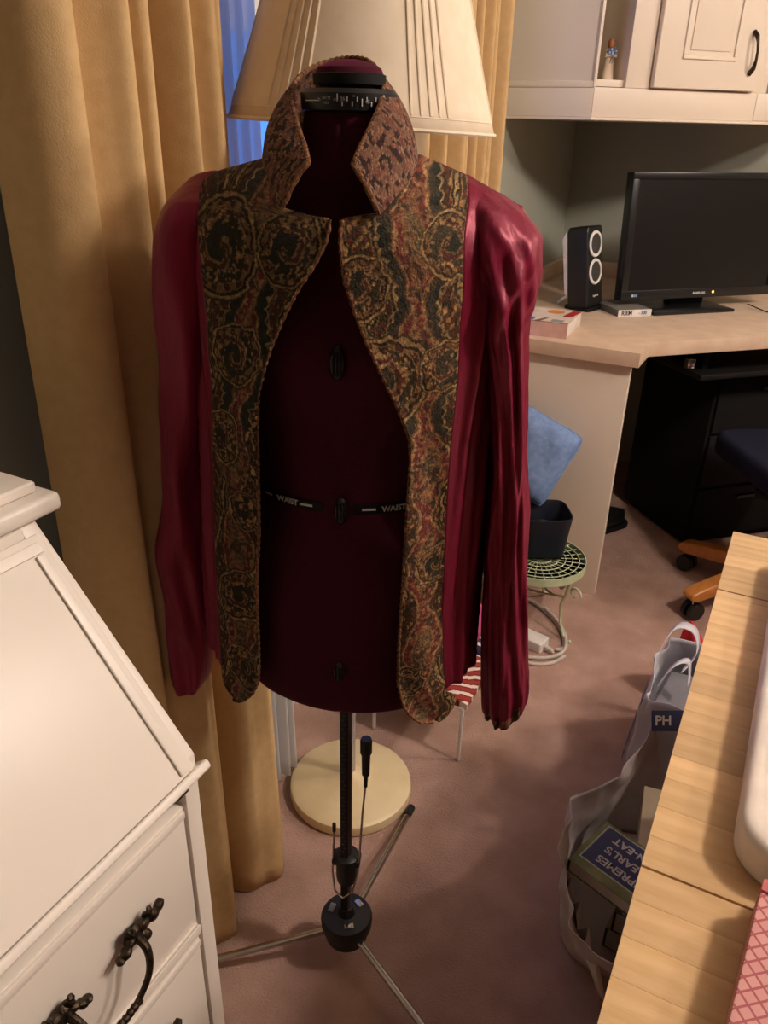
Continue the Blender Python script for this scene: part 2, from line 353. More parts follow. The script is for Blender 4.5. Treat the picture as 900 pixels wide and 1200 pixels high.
# pole and stand
px_ = -.003
pole = MB().lathe([(.0085,.05),(.0085,.64)], (px_,0,0), 20).build('pole', mat('brushed_pole', (120,110,108), .35, .5, metal=.9), form, smooth=True)
MB().box((px_-.0085,-.0105,.13), (px_+.004,-.006,.63)).build('measuring_strip', M_black, pole, bevel=.001)
for k in range(44):
    MB().box((px_-.006 + (.003 if k % 2 else 0), -.0112, .25+k*.0085), (px_-.002+(.003 if k % 2 else 0), -.0104, .2525+k*.0085)).build('scale_mark', mat('dim_scale_print', (74,72,70), .6), pole)
MB().lathe([(.011,.19),(.016,.195),(.0175,.205),(.0175,.238),(.020,.24),(.020,.252),(.012,.256)], (px_,0,0), 24).build('clamp_collar', M_black, form, smooth=True)
MB().box((-.026,-.012,.236), (.020,.012,.25)).build('clamp_block', M_black, form, bevel=.003)
MB().tube([(-.0225,-.004,.318),(-.0235,-.006,.27),(-.0245,-.012,.225),(-.018,-.026,.196),(-.004,-.032,.188),(.010,-.026,.196),(.0175,-.012,.225),(.0195,-.004,.275),(.0225,-.002,.35),(.0265,0,.41)], .0017, 8).build('hem_marker_wire', M_chrome, form, smooth=True)
MB().tube([(-.0225,-.004,.306),(-.0225,-.004,.322)], .003, 10).build('wire_tip', mat('brown_rubber', (60,38,30), .6), form, smooth=True)
MB().lathe([(.003,.405),(.0036,.428),(.006,.43),(.0068,.468),(.0072,.47),(.0092,.474),(.0092,.496),(.0075,.5),(0,.5)], (.0265,0,0), 20).build('marker_handle', M_black, form, smooth=True)
hub = MB().lathe([(.030,.055),(.036,.058),(.036,.078),(.043,.084),(.044,.102),(.041,.108),(.015,.113),(.012,.13),(.0,.13)], (px_,0,0), 40).build('hub', M_black, form, smooth=True)
for a in (60, 180, 300):
    t = math.radians(a-12); c = (px_+.027*math.cos(t), .027*math.sin(t), .1095)
    MB().box((-.008,-.005,0), (.008,.005,.004), frame(c, (math.cos(t+PI/2), math.sin(t+PI/2), 0), (-math.cos(t), -math.sin(t), 0))).build('hub_socket', M_chrome if a != 180 else M_grey, hub, bevel=.0015)
fx, fy = FORM[0], FORM[1]
for wa in (97, 216, 339):
    a = math.radians(wa)-FROT; dx, dy = math.cos(a), math.sin(a)
    leg = MB().tube([(px_+dx*.036, dy*.036, .072), (px_+dx*.2, dy*.2, .036), (px_+dx*.345, dy*.345, .0075)], .0062, 12).build('leg', M_chrome, form, smooth=True)
    MB().tube([(px_+dx*.325, dy*.325, .0115), (px_+dx*.352, dy*.352, .0085)], [.008, .0085], 12).build('rubber_foot', M_black, leg, smooth=True)

# ------------------------------------------------------------------ jacket
jack = thing('jacket', 'burgundy satin and paisley jacket worn inside out on the dress form', 'jacket', FORM, FROT)
def Wf(z, sx): return np.where(np.asarray(sx) < 0, ip(z, [.55,.8,1.0,1.15,1.25,1.3], [.200,.192,.178,.178,.185,.19]), ip(z, [.55,.8,1.0,1.15,1.25,1.3], [.178,.173,.170,.178,.185,.19]))
def Df(z): return ip(z, [.55,.75,.95,1.1,1.2,1.3], [.125,.122,.125,.137,.12,.10])
def ztop(x): return ip(x, [-.22,-.19,-.165,-.135,-.086,-.05,0,.05,.077,.13,.187,.22], [1.20,1.24,1.258,1.271,1.284,1.30,1.31,1.30,1.29,1.270,1.243,1.20])
def gq(s): s = np.clip(s/.09, 0, 1); return np.sqrt(np.maximum(1-(1-s)**2, 0))
def surf(x, z):
    q = np.clip(x/Wf(z, x), -1, 1); return Df(z)*np.sqrt(1-q*q)*gq(ztop(x)-z)
EDGE = {-1: [(-.138,.632),(-.128,.6345),(-.118,.642),(-.107,.656),(-.0985,.675),(-.0947,.6989),(-.0934,.7508),(-.0915,.8256),(-.0838,.8972),(-.081,.9627),(-.0775,1.025),(-.0734,1.0646),(-.0644,1.0938),(-.0543,1.1207),(-.0423,1.1466),(-.0291,1.1717),(-.0122,1.1961),(-.0018,1.2157),(.0017,1.2308),(.0005,1.2374),(-.0139,1.239),(-.0357,1.2424),(-.0466,1.2447),(-.0488,1.2577),(-.058,1.31)],
        1: [(.128,.623),(.119,.626),(.108,.634),(.098,.646),(.0887,.6646),(.0814,.6987),(.0806,.7584),(.083,.8438),(.0843,.9238),(.0865,.9985),(.0849,1.0236),(.0729,1.058),(.0546,1.0988),(.0395,1.1287),(.0279,1.1559),(.0172,1.1841),(.0122,1.2177),(.0125,1.2375),(.0268,1.2405),(.0465,1.2426),(.0453,1.2533),(.055,1.31)]}
BOUND = {-1: [(-.140,.632),(-.147,.6345),(-.1525,.642),(-.1555,.653),(-.1562,.663),(-.1518,.7583),(-.152,.8442),(-.1487,.9265),(-.1453,.9855),(-.1346,1.0591),(-.1338,1.1223),(-.1399,1.1902),(-.1497,1.2415),(-.1533,1.2654),(-.1533,1.31)],
         1: [(.134,.623),(.143,.626),(.150,.634),(.153,.645),(.1495,.657),(.1385,.6689),(.1327,.7183),(.1278,.7926),(.1264,.8762),(.1254,.9471),(.1257,1.0091),(.129,1.0769),(.128,1.1363),(.1286,1.1779),(.1261,1.2216),(.1274,1.2509),(.124,1.2707),(.124,1.31)]}
HEM = {-1: .632, 1: .623}
def curve(tab, z): t = np.array(tab); return ip(z, t[:, 1], t[:, 0])

def paisley(x, z, side):
    """woven pattern by position on the cloth; left front painted darker as if shaded"""
    ax = ip(z, [.62, 1.0, 1.1, 1.26], [.110, .105, .092, .078]) if side > 0 else -ip(z, [.62, 1.0, 1.1, 1.26], [.122, .112, .088, .066])
    p = (x-ax)*side; p = p+.0022*np.sin(z*61+side)+.0012*np.sin(z*173); q = z+.003*np.sin(x*80)
    def put(c, m, col): m = np.clip(m, 0, 1)[:, None]; return c*(1-m)+np.array(col, float)*m
    x = x+.0030*(vnoise(x*130, z*130, 31)-.5)*2; z = z+.0030*(vnoise(x*130+9, z*130+4, 32)-.5)*2; p = p+.0024*(vnoise(x*160, z*120, 33)-.5)*2
    n1 = vnoise(p*160+50, q*110+9, 1); n2 = vnoise(p*420+7, q*300+3, 2)
    c = np.zeros((len(x), 3))+np.array([58, 44, 27.])
    c = put(c, (n1 > .55)*.8, (38, 36, 25))
    # fine leaf dabs
    wx = p+.006*(vnoise(p*70+3, q*70, 5)-.5); wz = q+.010*(vnoise(p*60, q*60+8, 6)-.5)
    f = np.sin(wx*2*PI*110)*np.sin(wz*2*PI*62+np.floor(wx*110*2)*1.3)
    c = put(c, (f > .30)*(n1 > .35)*.95, (146, 108, 60) if side > 0 else (128, 100, 58)); c = put(c, (f < -.55)*.8, (104, 34, 26))
    # wavy stems
    for k, (amp, per, off) in enumerate(((.010, .16, -.030), (.012, .21, .028), (.008, .13, .046), (.014, .18, -.055))):
        st = np.abs(p-off-amp*np.sin(q*2*PI/per+k*1.9))
        c = put(c, (st < .0042)*.8, (30, 30, 24)); c = put(c, (st < .0020)*(n2 > .3), (158, 126, 76)); c = put(c, ((st > .0042) & (st < .0054)), (122, 92, 54))
    # medallion chain along the axis
    t = (q/.118+.15) % 1; w_ = .0045+.0155*np.sin(PI*t)**1.4
    d = np.abs(p)-w_
    sc = .0042*np.abs(np.sin(q*2*PI/.022))
    c = put(c, ((d > .0045) & (d < .012+sc) & (q > 1.02)), (34, 38, 31)); c = put(c, (np.abs(d-.012-sc) < .0011)*(q > 1.0), (140, 112, 68))
    c = put(c, (d < .0045), (110, 78, 46)); c = put(c, (np.abs(d-.0035) < .0009), (50, 40, 28))
    c = put(c, (d < 0), (96, 36, 34)); c = put(c, (np.abs(d) < .0011)*(n2 > .25), (150, 116, 74))
    c = put(c, (d < -.0075)*(n1 > .3), (122, 82, 52)); c = put(c, (d < -.011)*(t > .35)*(t < .7)*(n2 > .3), (66, 64, 42)); c = put(c, (d < 0)*(n1 < .34), (70, 50, 38))
    c = put(c, (d < 0)*(n2 > .6)*.7, (142, 102, 66))
    # paisley drops
    mot = [(.054,1.082,.036,.5,1),(.034,1.178,.022,2.2,-1),(.118,1.10,.020,2.5,-1),(.112,1.215,.022,-.6,1),(.116,.86,.018,1.,1),(.09,.70,.017,.4,-1)] if side > 0 else \
          [(-.112,1.205,.036,2.6,-1),(-.040,1.208,.026,.6,1),(-.10,1.10,.024,.6,1),(-.115,.80,.026,2.4,-1),(-.128,1.0,.022,1.0,1),(-.115,.69,.022,2.5,1),(-.10,.92,.018,0.5,-1)]
    for cx, cz, R, rot, sg in mot:
        dx = (x-cx); dz = (z-cz)*.85; r = np.hypot(dx, dz)/R; th = sg*np.arctan2(dz, dx)-rot
        th = (th+PI) % (2*PI)-PI
        rr = r/(1+.28*np.exp(-(th/.55)**2))
        ins = rr < 1.22
        c = put(c, ins, (54, 46, 29)); c = put(c, (rr < 1.16)*(rr > 1.08), (150, 118, 72)); c = put(c, (rr < 1.08)*(rr > 1.0), (36, 30, 22))
        c = put(c, (rr < 1.0)*(rr > .84), (118, 90, 52)); c = put(c, (rr < .98)*(rr > .86)*(np.sin(th*14) > .2)*(n2 > .2), (62, 28, 22))
        ph = np.sin(th-9.0*rr)
        c = put(c, (rr < .84), (42, 40, 28)); c = put(c, (rr < .80)*(ph > .35)*(n2 > .32), (126, 100, 62)); c = put(c, (rr < .80)*(ph > .84), (76, 34, 26))
        c = put(c, (rr < .84)*(rr > .5)*(n2 > .66), (150, 112, 68))
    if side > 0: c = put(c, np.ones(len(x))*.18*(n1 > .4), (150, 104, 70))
    wv = .80+.75*vnoise(x*900, z*520, 11)*vnoise(x*300, z*300, 12)+.2*vnoise(x*500, z*500, 13)
    c = c*(.86 if side < 0 else 1.0); c = c*.84+c.mean(1, keepdims=True)*.16  # left front darkened: its shade is put into the cloth colour
    return np.clip(c*wv[:, None], 0, 255)
def leopard(u, v):
    def put(c, m, col): m = np.clip(m, 0, 1)[:, None]; return c*(1-m)+np.array(col, float)*m
    a = vnoise(u*330, v*190, 21); b = vnoise(u*520+5, v*360, 22); e = vnoise(u*90, v*70, 23)
    c = np.zeros((len(u), 3))+np.array([116, 82, 66.])
    c = put(c, (e > .5)*.6, (104, 60, 54)); c = put(c, (a > .60), (62, 36, 32)); c = put(c, (a > .60)*(b > .6), (44, 42, 40)); c = put(c, (np.abs(a-.57) < .035), (150, 118, 92))
    c = put(c, (a < .24), (128, 92, 72))
    return np.clip(c*(.75+.45*vnoise(u*900, v*700, 24))[:, None], 0, 255)
def paint(o, cols):
    me = o.data; at = me.color_attributes.new('pattern', 'FLOAT_COLOR', 'POINT')
    a = np.ones((len(me.vertices), 4)); a[:, :3] = nlin(cols); at.data.foreach_set('color', a.ravel())

for s in (-1, 1):
    # paisley front facing
    nu, nv = 96, 560
    U, V = np.meshgrid(np.linspace(0, 1, nu), np.linspace(0, 1, nv)); zt_ = np.full_like(U, 1.28); hem = HEM[s]
    for it in range(12):
        z = hem+V*(zt_-hem); x = curve(EDGE[s], z)*(1-U)+curve(BOUND[s], z)*U
        zT = curve(EDGE[s], zt_)*(1-U)+curve(BOUND[s], zt_)*U; zt_ = .5*zt_+.5*np.minimum(ztop(zT)-.0005, 1.305)
    y = surf(x, z)+.0035
    y += .0035*np.sin(U*5+z*14+s)*np.clip((1.2-z)*4, 0, 1)+.004*(1-U)**3*np.clip((1.24-z)*20, 0, 1)
    P = np.stack([x, -y, z], 2)
    o = MB().grid(P).build('front_facing', M_pais, jack, smooth='all', solid=.0028)
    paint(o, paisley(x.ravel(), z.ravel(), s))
    # corded edge along the facing
    ez = np.concatenate([np.linspace(hem+.006, 1.2365, 220)]); ex = curve(EDGE[s], ez); ey = surf(ex, ez)+.0065
    pr = [.0019+.0006*math.sin(i*1.9) for i in range(len(ez))]
    MB().tube(np.stack([ex, -ey, ez], 1), pr, 8).build('corded_edge', M_pipe, o, smooth=True)
    # satin lining panel round to the back
    nu, nv = 110, 150
    U, V = np.meshgrid(np.linspace(0, 1, nu), np.linspace(0, 1, nv)); hem = .668-.0*V; zt_ = np.full_like(U, 1.26)
    for it in range(14):
        z = hem+V*(zt_-hem); a0_ = np.arcsin(np.clip(np.abs(curve(BOUND[s], z))/Wf(z, s), 0, .999)); al = a0_+(PI-a0_)*U
        x = s*Wf(z, s)*np.sin(al)
        aT = np.arcsin(np.clip(np.abs(curve(BOUND[s], zt_))/Wf(zt_, s), 0, .999)); aT = aT+(PI-aT)*U; xT = s*Wf(zt_, s)*np.sin(aT)
        lim = np.where((aT > PI/2) & (np.abs(xT) < .09), 1.268, 9); zt_ = .5*zt_+.5*np.minimum(np.minimum(ztop(xT)-.001, lim), 1.29)
    fr = np.where(np.cos(al) > 0, Df(z), .115)
    fold = (.0075*(1-2*np.abs(np.sin(al*8.5+z*3*np.cos(z*3)+s))**.7)+.0035*np.sin(al*37-z*10)+.006*(vnoise(al*9, z*7, 41)-.5))*np.clip((1.27-z)*9, .15, 1)*np.clip(U*14, 0, 1)
    flare = 1+fold/.15
    y = fr*np.cos(al)*gq(ztop(x)-z)*flare+.001
    x = x*(1+.5*fold/.18)
    MB().grid(np.stack([x, -y, z], 2)).build('satin_lining', M_satin, jack, smooth='all', solid=.0016)
    # sleeve
    if s < 0:
        T = [(1.2700,-.150,-.140),(1.2655,-.168,-.132),(1.256,-.181,-.128),(1.24,-.1965,-.127),(1.2185,-.208,-.127),(1.1958,-.2145,-.128),(1.1444,-.2185,-.133),(1.0726,-.2225,-.145),(.98,-.232,-.166),(.875,-.246,-.188),(.803,-.266,-.193),(.754,-.2666,-.197),(.704,-.2645,-.2),(.64,-.268,-.205),(.60,-.2705,-.208),(.575,-.268,-.213),(.566,-.262,-.222)]
        yc, yh = [(-.0, 1.27), (-.008, 1.1), (-.02, .56)], [(.01, 1.27), (.038, 1.256), (.070, 1.22), (.080, 1.1), (.066, .95), (.050, .85), (.040, .56)]
    else:
        T = [(1.2735,.125,.112),(1.268,.135,.108),(1.259,.1535,.106),(1.246,.1785,.107),(1.227,.198,.11),(1.213,.2066,.114),(1.187,.2100,.12),(1.16,.2080,.128),(1.1385,.2040,.135),(1.12,.2025,.142),(1.054,.2073,.160),(.963,.2155,.172),(.908,.221,.173),(.838,.228,.1745),(.80,.232,.1755),(.73,.240,.1785),(.675,.2465,.183),(.639,.2510,.186),(.612,.2505,.189),(.603,.2475,.194)]
        yc, yh = [(.0, 1.275), (.004, 1.1), (.012, .6)], [(.01, 1.275), (.036, 1.26), (.072, 1.22), (.082, 1.12), (.066, 1.0), (.055, .85), (.048, .6)]
    T = np.array(T); Tc = catmull(T, 150); zc_ = Tc[:, 0]; ns = 96; th = np.linspace(0, 2*PI, ns, endpoint=False)
    ysm = catmull(np.array([k[::-1] for k in yc]), 300); hsm = catmull(np.array([k[::-1] for k in yh]), 300); ker = np.exp(-np.linspace(-2, 2, 41)**2); ker /= ker.sum()
    zg = np.linspace(T[-1, 0]-.05, T[0, 0]+.002, 500); hg = np.convolve(np.pad(ip(zg, hsm[::-1, 0], hsm[::-1, 1]), 20, 'edge'), ker, 'valid')
    P = []
    for z, xo, xi in Tc:
        c_ = (xo+xi)/2; h_ = abs(xo-xi)/2; y0 = ip(z, [k[1] for k in yc][::-1], [k[0] for k in yc][::-1]); d_ = ip(z, zg, hg)*min(1, math.sqrt(max(0, (T[0, 0]+.002-z)/.03)))
        k = np.clip((1.25-z)*7, 0, 1)
        if s > 0:
            wr = (.006*(1-2*np.abs(np.sin(th*3+z*3+.8*np.sin(z*7)))**.6)+.0035*np.sin(th*11-z*14)+.010*(vnoise(th*5, np.full(ns, z*9), 51)-.5)+.005*(vnoise(th*9, np.full(ns, z*22), 52)-.5))*k
            wr += (.004*np.sin(th*7+z*85)+.003*np.sin(th*13-z*60)+.007*(vnoise(th*6+z*60, np.full(ns, z*14), 61)-.5))*np.exp(-((z-1.17)/.07)**2)
        else:
            wr = (.003*np.sin(th*4+z*9)+.002*np.sin(th*7-z*30)+.0016*np.sin(th*2+z*52))*k
        ex_ = np.abs(np.cos(th))**.9*np.sign(np.cos(th)); ey_ = np.abs(np.sin(th))**.9*np.sign(np.sin(th))
        P.append(np.stack([c_+(h_+wr*.35)*ex_, -(y0+(d_+wr)*ey_), np.full(ns, z)], 1))
    P = np.array(P); 
    zb_ = P[-1, 0, 2]
    if s > 0:
        k = np.clip((.70-P[:, :, 2])/.1, 0, 1); P[:, :, 2] += k*(.012*np.cos(th)[None]+.004*np.sin(th*3)[None])
    tcap = MB().grid(P, cu=True); tcap.f.append(tuple(range(ns)))
    sl = tcap.build('sleeve', M_satin, jack, smooth='all')
    # turned paisley cuff edge showing inside the sleeve end
    E_ = P[-1]; c_ = E_.mean(0); rows = []
    for k, dz in ((1.012, .012), (1.02, .001), (1.0, -.004), (.93, .003), (.88, .03)):
        r = c_+(E_-c_)*k; r[:, 2] = E_[:, 2]+dz+(.0025*np.sin(th*9) if s > 0 else 0); r[:, 2] += (.010*np.clip(np.cos(th), 0, 1) if dz > .01 else 0); rows.append(r)
    rows = np.repeat(np.array(rows), 1, 0); dense = np.array([rows[int(i)]*(1-(i % 1))+rows[min(int(i)+1, 4)]*(i % 1) for i in np.linspace(0, 4, 17)])
    cu_ = MB().grid(dense, cu=True).build('cuff_edge', M_pais if s > 0 else M_satin, sl, smooth='all')
    if s > 0: paint(cu_, paisley((dense[:, :, 0]-.12).ravel(), dense[:, :, 2].ravel()+dense[:, :, 1].ravel(), 1))

free = [(-.021,.104,1.2852),(-.0276,.088,1.2979),(-.0391,.064,1.3135),(-.0519,.03,1.336),(-.059,-.01,1.3539),(-.0495,-.05,1.37),(-.0205,-.068,1.3802),(.0092,-.055,1.3782),(.0313,-.015,1.3601),(.0367,.03,1.3413),(.0346,.057,1.3246),(.0255,.089,1.2984),(.0216,.106,1.2842)]
seam = [(-.0445,.113,1.2456),(-.0576,.094,1.2629),(-.0733,.064,1.2785),(-.0829,.03,1.2858),(-.0884,-.02,1.2957),(-.0587,-.065,1.305),(-.0228,-.08,1.31),(.0179,-.065,1.308),(.0589,-.02,1.3033),(.0722,.03,1.2925),(.0731,.064,1.2768),(.0612,.094,1.2578),(.0475,.113,1.2418)]
nc = 240; Fc = catmull(free, nc); Sc = catmull(seam, nc); rows = []
for k in np.linspace(0, 1, 60):
    q = Fc*(1-k)+Sc*k; b = 4*k*(1-k)
    r = np.hypot(q[:, 0]+.008, q[:, 1])[:, None]; out = np.c_[q[:, 0]+.008, q[:, 1], np.zeros(nc)]/r
    side_ = np.clip((.10-q[:, 1:2])/.06, 0, 1)
    q = q+out*(.005*b)*(.3+side_)+np.c_[np.zeros(nc), np.zeros(nc), np.full(nc, .003*b)]
    rows.append(np.stack([q[:, 0], -q[:, 1], q[:, 2]], 1))
P = np.array(rows); col_ = MB().grid(P).build('collar', M_pais, jack, smooth='all', solid=.004)
uu = np.tile(np.linspace(0, .34, nc), 60); vv = np.repeat(np.linspace(0, .06, 60), nc); paint(col_, leopard(uu, vv))
rim = np.concatenate([P[::6, 0][::-1], P[0], P[::6, -1]])
MB().tube(rim, [.0026+.0005*math.sin(i*1.7) for i in range(len(rim))], 8).build('collar_edge', M_pipe, col_, smooth=True)

# ------------------------------------------------------------------ floor lamp behind the form
LX, LY = -.64, 1.12
lamp = thing('floor_lamp', 'floor lamp with ivory pleated shade and round cream base', 'lamp', (LX, LY, 0))
base = MB().lathe([(.118,0),(.131,.003),(.133,.012),(.131,.026),(.124,.031),(.095,.034),(.09,.037),(.06,.040),(.054,.044),(.028,.047),(.022,.052),(.012,.06),(0,.06)], seg=64).build('base', M_lbase, lamp, smooth=True)
MB().lathe([(.0095,.05),(.0095,1.5)], seg=16).build('pole', mat('pale_pole', (196,190,190), .4, .5, metal=.4), lamp, smooth=True)
TL = Matrix.Translation((.018, -.004, 1.315)) @ Matrix.Rotation(math.radians(2.6), 4, Vector((-.45, .79, 0)))
R0, R1, HS = .187, .095, .30
shade_bm = MB(); ns = 160; P = []
for k in np.linspace(0, 1, 12):
    r = R0*(1-k)+R1*k+.004*(1-k)**6
    P.append([tuple(TL @ Vector((r*math.cos(2*PI*i/ns), r*math.sin(2*PI*i/ns), HS*k))) for i in range(ns)])
shade = shade_bm.grid(np.array(P), cu=True).build('shade', M_shade, lamp, smooth='all', solid=.002)
va = math.degrees(math.atan2(-LY, -LX))     # azimuth towards the viewer
for g_ in range(6):
    for k in range(5):
        a = math.radians(va+27+60*g_+(k-2)*4.3-30+30)
        pts = [TL @ Vector(((R0*(1-t)+R1*t+.003*(1-t)**6+.0012)*math.cos(a), (R0*(1-t)+R1*t+.003*(1-t)**6+.0012)*math.sin(a), HS*t)) for t in np.linspace(.055, 1, 8)]
        MB().tube(pts, .0022, 6).build('pleat', M_shade, shade, smooth=True)
for t, rr in ((0.0, .0028), (.05, .0012), (1., .0028)):
    r = R0*(1-t)+R1*t+.004*(1-t)**6+.001
    MB().tube([TL @ Vector((r*math.cos(2*PI*i/96), r*math.sin(2*PI*i/96), HS*t)) for i in range(96)], rr, 6, cyc=True).build('shade_trim', M_shade, shade, smooth=True)
for k in range(3):
    a = 2*PI*k/3; MB().tube([TL @ Vector((R1*math.cos(a), R1*math.sin(a), HS)), (.0, 0, 1.5)], .0015, 6).build('shade_spoke', M_chrome, lamp)

# ------------------------------------------------------------------ secretary desk (left front)
DX0, DXF, DY1, DY0 = -.905, -.455, .468, -.30
desk = thing('secretary_desk', 'white slant-front secretary desk with ornate bronze drawer pulls', 'desk', (-.68, .08, 0))
def dk(mb, name, m=M_desk, parent=desk, **k):
    o = mb
    off = (-.68, .08, 0) if parent is desk else (0, 0, 0)
    o.v = [(x-.68*-1 if False else x+.68, y-.08, z) for x, y, z in o.v]
    return o.build(name, m, parent, **k)
LX0, LZ0, LX1, LZ1 = -.455, .712, -.640, .958     # slope bottom, slope top
for y0, y1 in ((DY1-.02, DY1), (DY0, DY0+.02)):
    dk(MB().prism([(DX0,0),(DXF,0),(DXF,LZ0+.015),(LX1+.004,LZ1-.003),(DX0,LZ1-.003)], y0, y1, 'y'), 'side_panel', bevel=.002)
dk(MB().box((DX0,DY0+.02,.02), (DX0+.01,DY1-.02,.95)), 'back_panel')
# top: moulded slab
tp = MB()
for (z0, z1, ov) in ((.955,.962,.004),(.962,.979,.020),(.979,.990,.008)):
    tp.box((DX0,DY0-ov-.005,z0), (-.640+ov,DY1+ov+.005,z1))
dk(MB().box((DX0,DY0-.03,.9555), (-.640+.014,DY1+.030,.976)), 'top_moulding', bevel=.008, seg=4)
dk(MB().box((DX0,DY0-.02,.9765), (-.640-.003,DY1+.016,.989)), 'top', bevel=.005, seg=3)
# lid on the slope
sl_ = Vector((LX1-LX0, 0, LZ1-LZ0)); SL = sl_.length; sd = sl_.normalized(); nrm = Vector((-sd.z, 0, sd.x)); nrm = nrm if nrm.x > 0 else -nrm
ML = Matrix(((sd.x, 0, nrm.x, LX0), (0, 1, 0, 0), (sd.z, 0, nrm.z, LZ0), (0, 0, 0, 1)))     # local: x up the slope, y, z outward
lid = dk(MB().box((0,DY0+.010,.0012), (SL-.020,DY1-.0095,.010), ML), 'lid', bevel=.003)
dk(MB().box((-.011,DY0-.008,-.008), (-.0004,DY1+.008,.0118), ML), 'lid_moulding', parent=lid, bevel=.004, seg=3)
dk(MB().box((SL-.040,DY0+.018,.0102), (SL-.028,DY1-.0175,.0138), ML), 'lid_moulding', parent=lid, bevel=.003, seg=3)
for y in (DY1-.0285, DY0+.018): dk(MB().box((.004,y,.0102), (SL-.041,y+.010,.0135), ML), 'lid_moulding', parent=lid, bevel=.003, seg=3)
dk(MB().box((LX1-.005,DY0+.022,LZ1-.022), (LX1+.012,DY1-.02,LZ1-.004)), 'top_rail', bevel=.002)
dk(MB().box((LX1+.003,DY1-.052,LZ1-.021), (LX1+.0145,DY1-.051,LZ1-.005)), 'rail_joint', m=M_grey)
dk(MB().box((-.470,DY0+.022,.680), (-.462,DY1-.022,.703)), 'upper_rail', bevel=.001)
dk(MB().box((-.470,DY1-.0335,.690), (-.452,DY1-.016,.6965)), 'hinge', m=M_bronze, bevel=.001)
dk(MB().box((-.475,DY1-.021,0), (-.4535,DY1-.0005,.700)), 'corner_post', bevel=.002); dk(MB().box((-.475,DY0+.0005,0), (-.4535,DY0+.021,.700)), 'corner_post', bevel=.002)
dk(MB().box((-.88,DY0+.02,.02), (-.472,DY1-.02,.04)), 'bottom_panel')
prev = .677
def pull(parent, yc, zc):
    X = -.452
    h = MB()
    yr, yl = yc+.044, yc-.044
    bp = [(X+.004,yr,zc+.004),(X+.022,yr-.002,zc-.004),(X+.027,yr-.008,zc-.028),(X+.027,yr-.024,zc-.046),(X+.027,yc,zc-.053),(X+.027,yl+.024,zc-.046),(X+.027,yl+.008,zc-.028),(X+.022,yl+.002,zc-.004),(X+.004,yl,zc+.004)]
    h.tube(catmull(bp, 60), list(ip(np.linspace(0, 8, 60), range(9), [.0050,.0044,.0034,.0032,.0032,.0032,.0034,.0044,.0050])), 10)
    for t in range(7):
        a = yc-.018+t*.006; h.lathe([(0,-.003),(.0036,-.0025),(.0044,0),(.0036,.0025),(0,.003)], (0,0,0), 10, M=Matrix.Translation((X+.027, a, zc-.0515+.0006*abs(t-3))) @ Matrix.Rotation(PI/2, 4, 'X'))
    h.v = [(x+.68, y-.08, z) for x, y, z in h.v]; bail = h.build('drawer_pull', M_bronze, parent, smooth=True)
    for sg, y0 in ((1, yr), (-1, yl)):
        r = MB()
        r.lathe([(0,0),(.010,.0),(.0115,.004),(.008,.009),(0,.011)], seg=16, M=frame((X, y0, zc+.003), (0,1,0), (0,0,1)))
        for (dy, dz, ln, an, wd) in ((.004,.004,.036,14,.0078),(.006,-.004,.014,-40,.0062),(-.004,.002,.024,200,.0068),(-.004,.008,.012,110,.0052),(.016,.010,.012,62,.0045)):
            an = math.radians(an); a = Vector((X+.003, y0+sg*dy, zc+dz)); d = Vector((0, sg*math.cos(an), math.sin(an)))
            pts = [a+d*ln*k+Vector((.004*math.sin(k*PI)+.002*k, 0, .0016*math.sin(k*6))) for k in np.linspace(0, 1, 15)]
            r.tube(pts, [wd*(.72+.34*abs(math.sin(k*9)))*(1-.35*k**4) for k in np.linspace(0, 1, 15)], 10, flat=.75)
        r.v = [(x+.68, y-.08, z) for x, y, z in r.v]
        r.build('rosette', M_bronze, bail, smooth=True)
for (z0, z1) in ((.486,.672),(.286,.468),(.088,.270)):
    dr = dk(MB().box((-.478,DY0+.024,z0), (-.4570,DY1-.0235,z1)), 'drawer', bevel=.0015)
    dk(MB().box((-.4572,DY0+.026,z1-.013), (-.4525,DY1-.0255,z1-.002)), 'drawer_bead', parent=dr, bevel=.002); dk(MB().box((-.4572,DY0+.026,z0+.001), (-.4540,DY1-.0255,z0+.006)), 'drawer_bead', parent=dr, bevel=.0012)
    for yc in (.306, -.14): pull(dr, yc, (z0+z1)/2+.008)
    dk(MB().box((-.478,DY0+.021,z0-.016), (-.4545,DY1-.020,z0-.002)), 'drawer_divider', bevel=.002)
dk(MB().box((-.478,DY0+.021,0), (-.46,DY1-.020,.07)), 'plinth', bevel=.002)

# ------------------------------------------------------------------ corner desk (built-in)
CZ = .780; CT = .040
corner = thing('corner_desk', 'built-in corner desk with pinkish beige laminate top and cream end panel', 'desk', (-.5, 2.7, 0))
def rel(mb, base): mb.v = [(x-base[0], y-base[1], z-base[2]) for x, y, z in mb.v]; return mb
CB = (-.5, 2.7, 0)
poly = [(XW+.002,2.165),(-.349,2.165),(-.349,2.301),(.130,2.780),(1.5,2.780),(1.5,YB-.002),(XW+.002,YB-.002)]
rel(MB().prism(poly, CZ-CT, CZ), CB).build('worktop', M_lam, corner, bevel=.0012)
rel(MB().box((XW+.004,2.188,0), (-.372,2.210,CZ-CT)), CB).build('end_panel', M_cream, corner, bevel=.0015)
rel(MB().box((XW+.002,2.17,CZ), (XW+.02,YB-.002,CZ+.055)), CB).build('backsplash', M_lam, corner, bevel=.001)
rel(MB().box((XW+.021,YB-.02,CZ), (1.5,YB-.002,CZ+.055)), CB).build('backsplash', M_lam, corner, bevel=.001)
rel(MB().box((1.47,2.79,0), (1.49,YB-.01,CZ-CT)), CB).build('end_panel', M_cream, corner, bevel=.0015)
D45 = Matrix.Rotation(PI/4, 4, 'Z')
MT = Matrix.Translation((-.215-CB[0], 2.475-CB[1], .645)) @ D45
